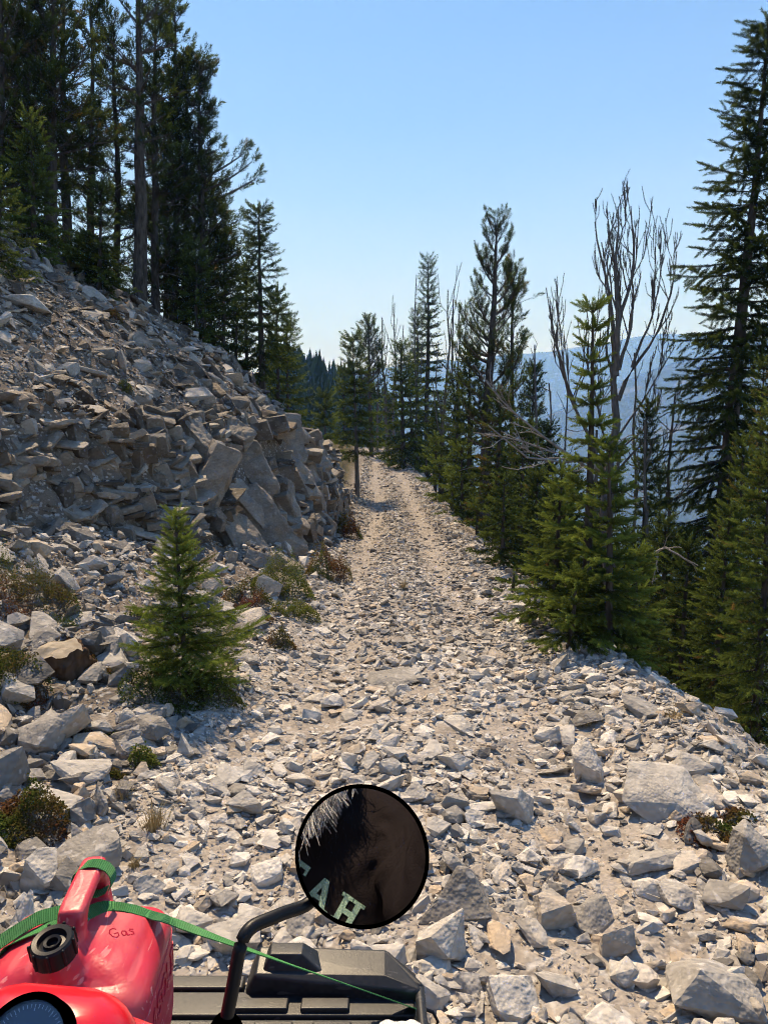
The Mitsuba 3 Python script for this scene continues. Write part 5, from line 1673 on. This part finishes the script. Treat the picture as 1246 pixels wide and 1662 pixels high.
sleeves = chain((J['rs'], .07), (J['re'], .055), (J['rw'] - (J['rw'] - J['re']) * .08, .043)) + chain((J['ls'], .07), (J['le'], .055), (J['lw'] - (J['lw'] - J['le']) * .08, .043))
jacket = grown(torso + sleeves, .012, 0, 3, .020)
jk = part(rider, 'fleece', jacket, 'fleece', True)
part(rider, 'trousers', grown(chain((J['rh'], .108), (J['rk'], .075), (J['ra'] + [0, 0, .05], .06)) + chain((J['lh'], .108), (J['lk'], .075), (J['la'] + [0, 0, .05], .06)), .008, 0, 5, .012), 'denim', True)
for s in ('r', 'l'):
    part(rider, 'boot', solid(chain((J[s + 'a'] + [0, 0, .08], .062), (J[s + 'a'], .062), (J[s + 't'], .054)), .015, 4), 'rubber', True)
part(rider, 'cap', solid(hull((J['hd'] + [0, -.02, .045], .104), (J['hd'] + [0, -.03, .035], .104)) ^ m3.Manifold.cube([.6, .6, .3], True).translate(J['hd'] + [0, 0, .20]), .015, 2), 'denim', True)
for sx in (-1, 1):
    part(rider, 'eye', trimesh.Trimesh(ball(J['hd'] + [sx * .033, .072, .018], .013, 2), trimesh.creation.icosphere(2, 1).faces), 'hair', True)
# beard: many fine strands hanging from chin and cheeks
bd = Bag()
g = np.random.default_rng(31)
for k in range(1800):
    a = g.uniform(-1.15, 1.15)
    root = J['hd'] + np.array([math.sin(a) * .075, .035 + math.cos(a) * .048, -.065 + abs(a) * .045 - g.uniform(0, .035)])
    L = g.uniform(.10, .19) * (1.1 - .35 * abs(a))
    u = np.linspace(0, 1, 6)
    sway = g.normal(0, .022, 2)
    q = root + np.stack([sway[0] * u + math.sin(a) * .02 * u + .011 * np.sin(u * g.uniform(6, 16) + g.uniform(0, 6)), (.075 * np.sin(u * 2.0) + sway[1] * u) + .005 * np.sin(u * 9 + k), -L * u], -1)
    bd.add(*tube(q, .0013 * (1 - .5 * u), 3))
bd.part(rider, 'beard', 'hair', True)


def chest_hit(px, py):
    d = ray(px, py)
    t = ((MC - [0, 0, EYE]) @ mn) / (d @ mn)
    p = np.array([0, 0, EYE]) + d * t
    r = d - 2 * (d @ mn) * mn
    loc, _, _ = jacket.ray.intersects_location(p[None], r[None], multiple_hits=False)
    return loc[0] if len(loc) else None


from shapely.geometry import Polygon
from shapely import union_all, box as sbox
Hs = union_all([sbox(.012, 0, .026, .07), sbox(.044, 0, .058, .07), sbox(.02, .028, .05, .041), sbox(.004, 0, .034, .009), sbox(.036, 0, .066, .009), sbox(.004, .061, .034, .07), sbox(.036, .061, .066, .07)])
As = union_all([Polygon([(.006, 0), (.020, 0), (.041, .07), (.029, .07)]), Polygon([(.029, .07), (.044, .07), (.068, 0), (.050, 0)]), sbox(.022, .018, .054, .029), sbox(-.002, 0, .028, .009), sbox(.044, 0, .076, .009)])
Ts = union_all([sbox(.024, 0, .038, .07), sbox(0, .058, .062, .07), sbox(0, .046, .008, .07), sbox(.054, .046, .062, .07), sbox(.016, 0, .046, .009)])
cA, cH, cU = chest_hit(520, 1448), chest_hit(564, 1480), chest_hit(545, 1425)
bx_ = cH - cA
bx_[1] = 0
gap = np.linalg.norm(bx_)
bx_ /= gap
uz_ = np.array([-bx_[2], 0, bx_[0]])
if uz_[2] < 0:
    uz_ = -uz_
fl = np.array([[-1, 0, 0], [0, 1, 0], [0, 0, 1]])
k_ = gap / .082
for poly, c in ((As, cA), (Hs, cH), (Ts, cA - bx_ * gap * .95)):
    t = trimesh.creation.extrude_polygon(poly, .0016, engine='earcut')
    t.vertices = (t.vertices - [.035, .035, 0]) * [k_, k_, 1]
    vv, ff = trimesh.remesh.subdivide_to_size(t.vertices, t.faces, .012, max_iter=8)
    flat = c + vv[:, :1] * bx_ + vv[:, 1:2] * uz_
    flat[:, 1] = .1
    loc, idx, tri = jacket.ray.intersects_location(flat + [0, .2, 0], np.tile([0, -1.0, 0], (len(flat), 1)), multiple_hits=False)
    flat[idx] = loc
    flat[:, 1] += .0012 + vv[:, 2]
    part(jk, 'letter', trimesh.Trimesh(flat, ff, process=False), 'letter', False)
tg = chest_hit(545, 1315)
if tg is not None:
    part(jk, 'toggle', solid(hull((tg + [0, .012, .012], .008), (tg + [.012, .016, -.012], .009)) + hull((tg + [-.012, .014, -.02], .007), (tg + [-.004, .012, .0], .006))), 'black_gloss', 40)
    for dx in (0, .012):
        part(jk, 'drawstring', tube(np.array([tg + [dx - .05, -.005, .08], tg + [dx - .02, .012, .03], tg + [dx, .012, 0], tg + [dx - .004, .010, -.07]]), .0022, 6), 'black_gloss', True)
# the phone in the rider's right hand, its lens at the camera's place
part_ = solo('phone', solid(rbox(-.060, .012, -.045, -.036, EYE - .135, EYE + .012, .0035)), 'black_gloss', 'phone held up in the right hand of the rider', 'phone', 40)
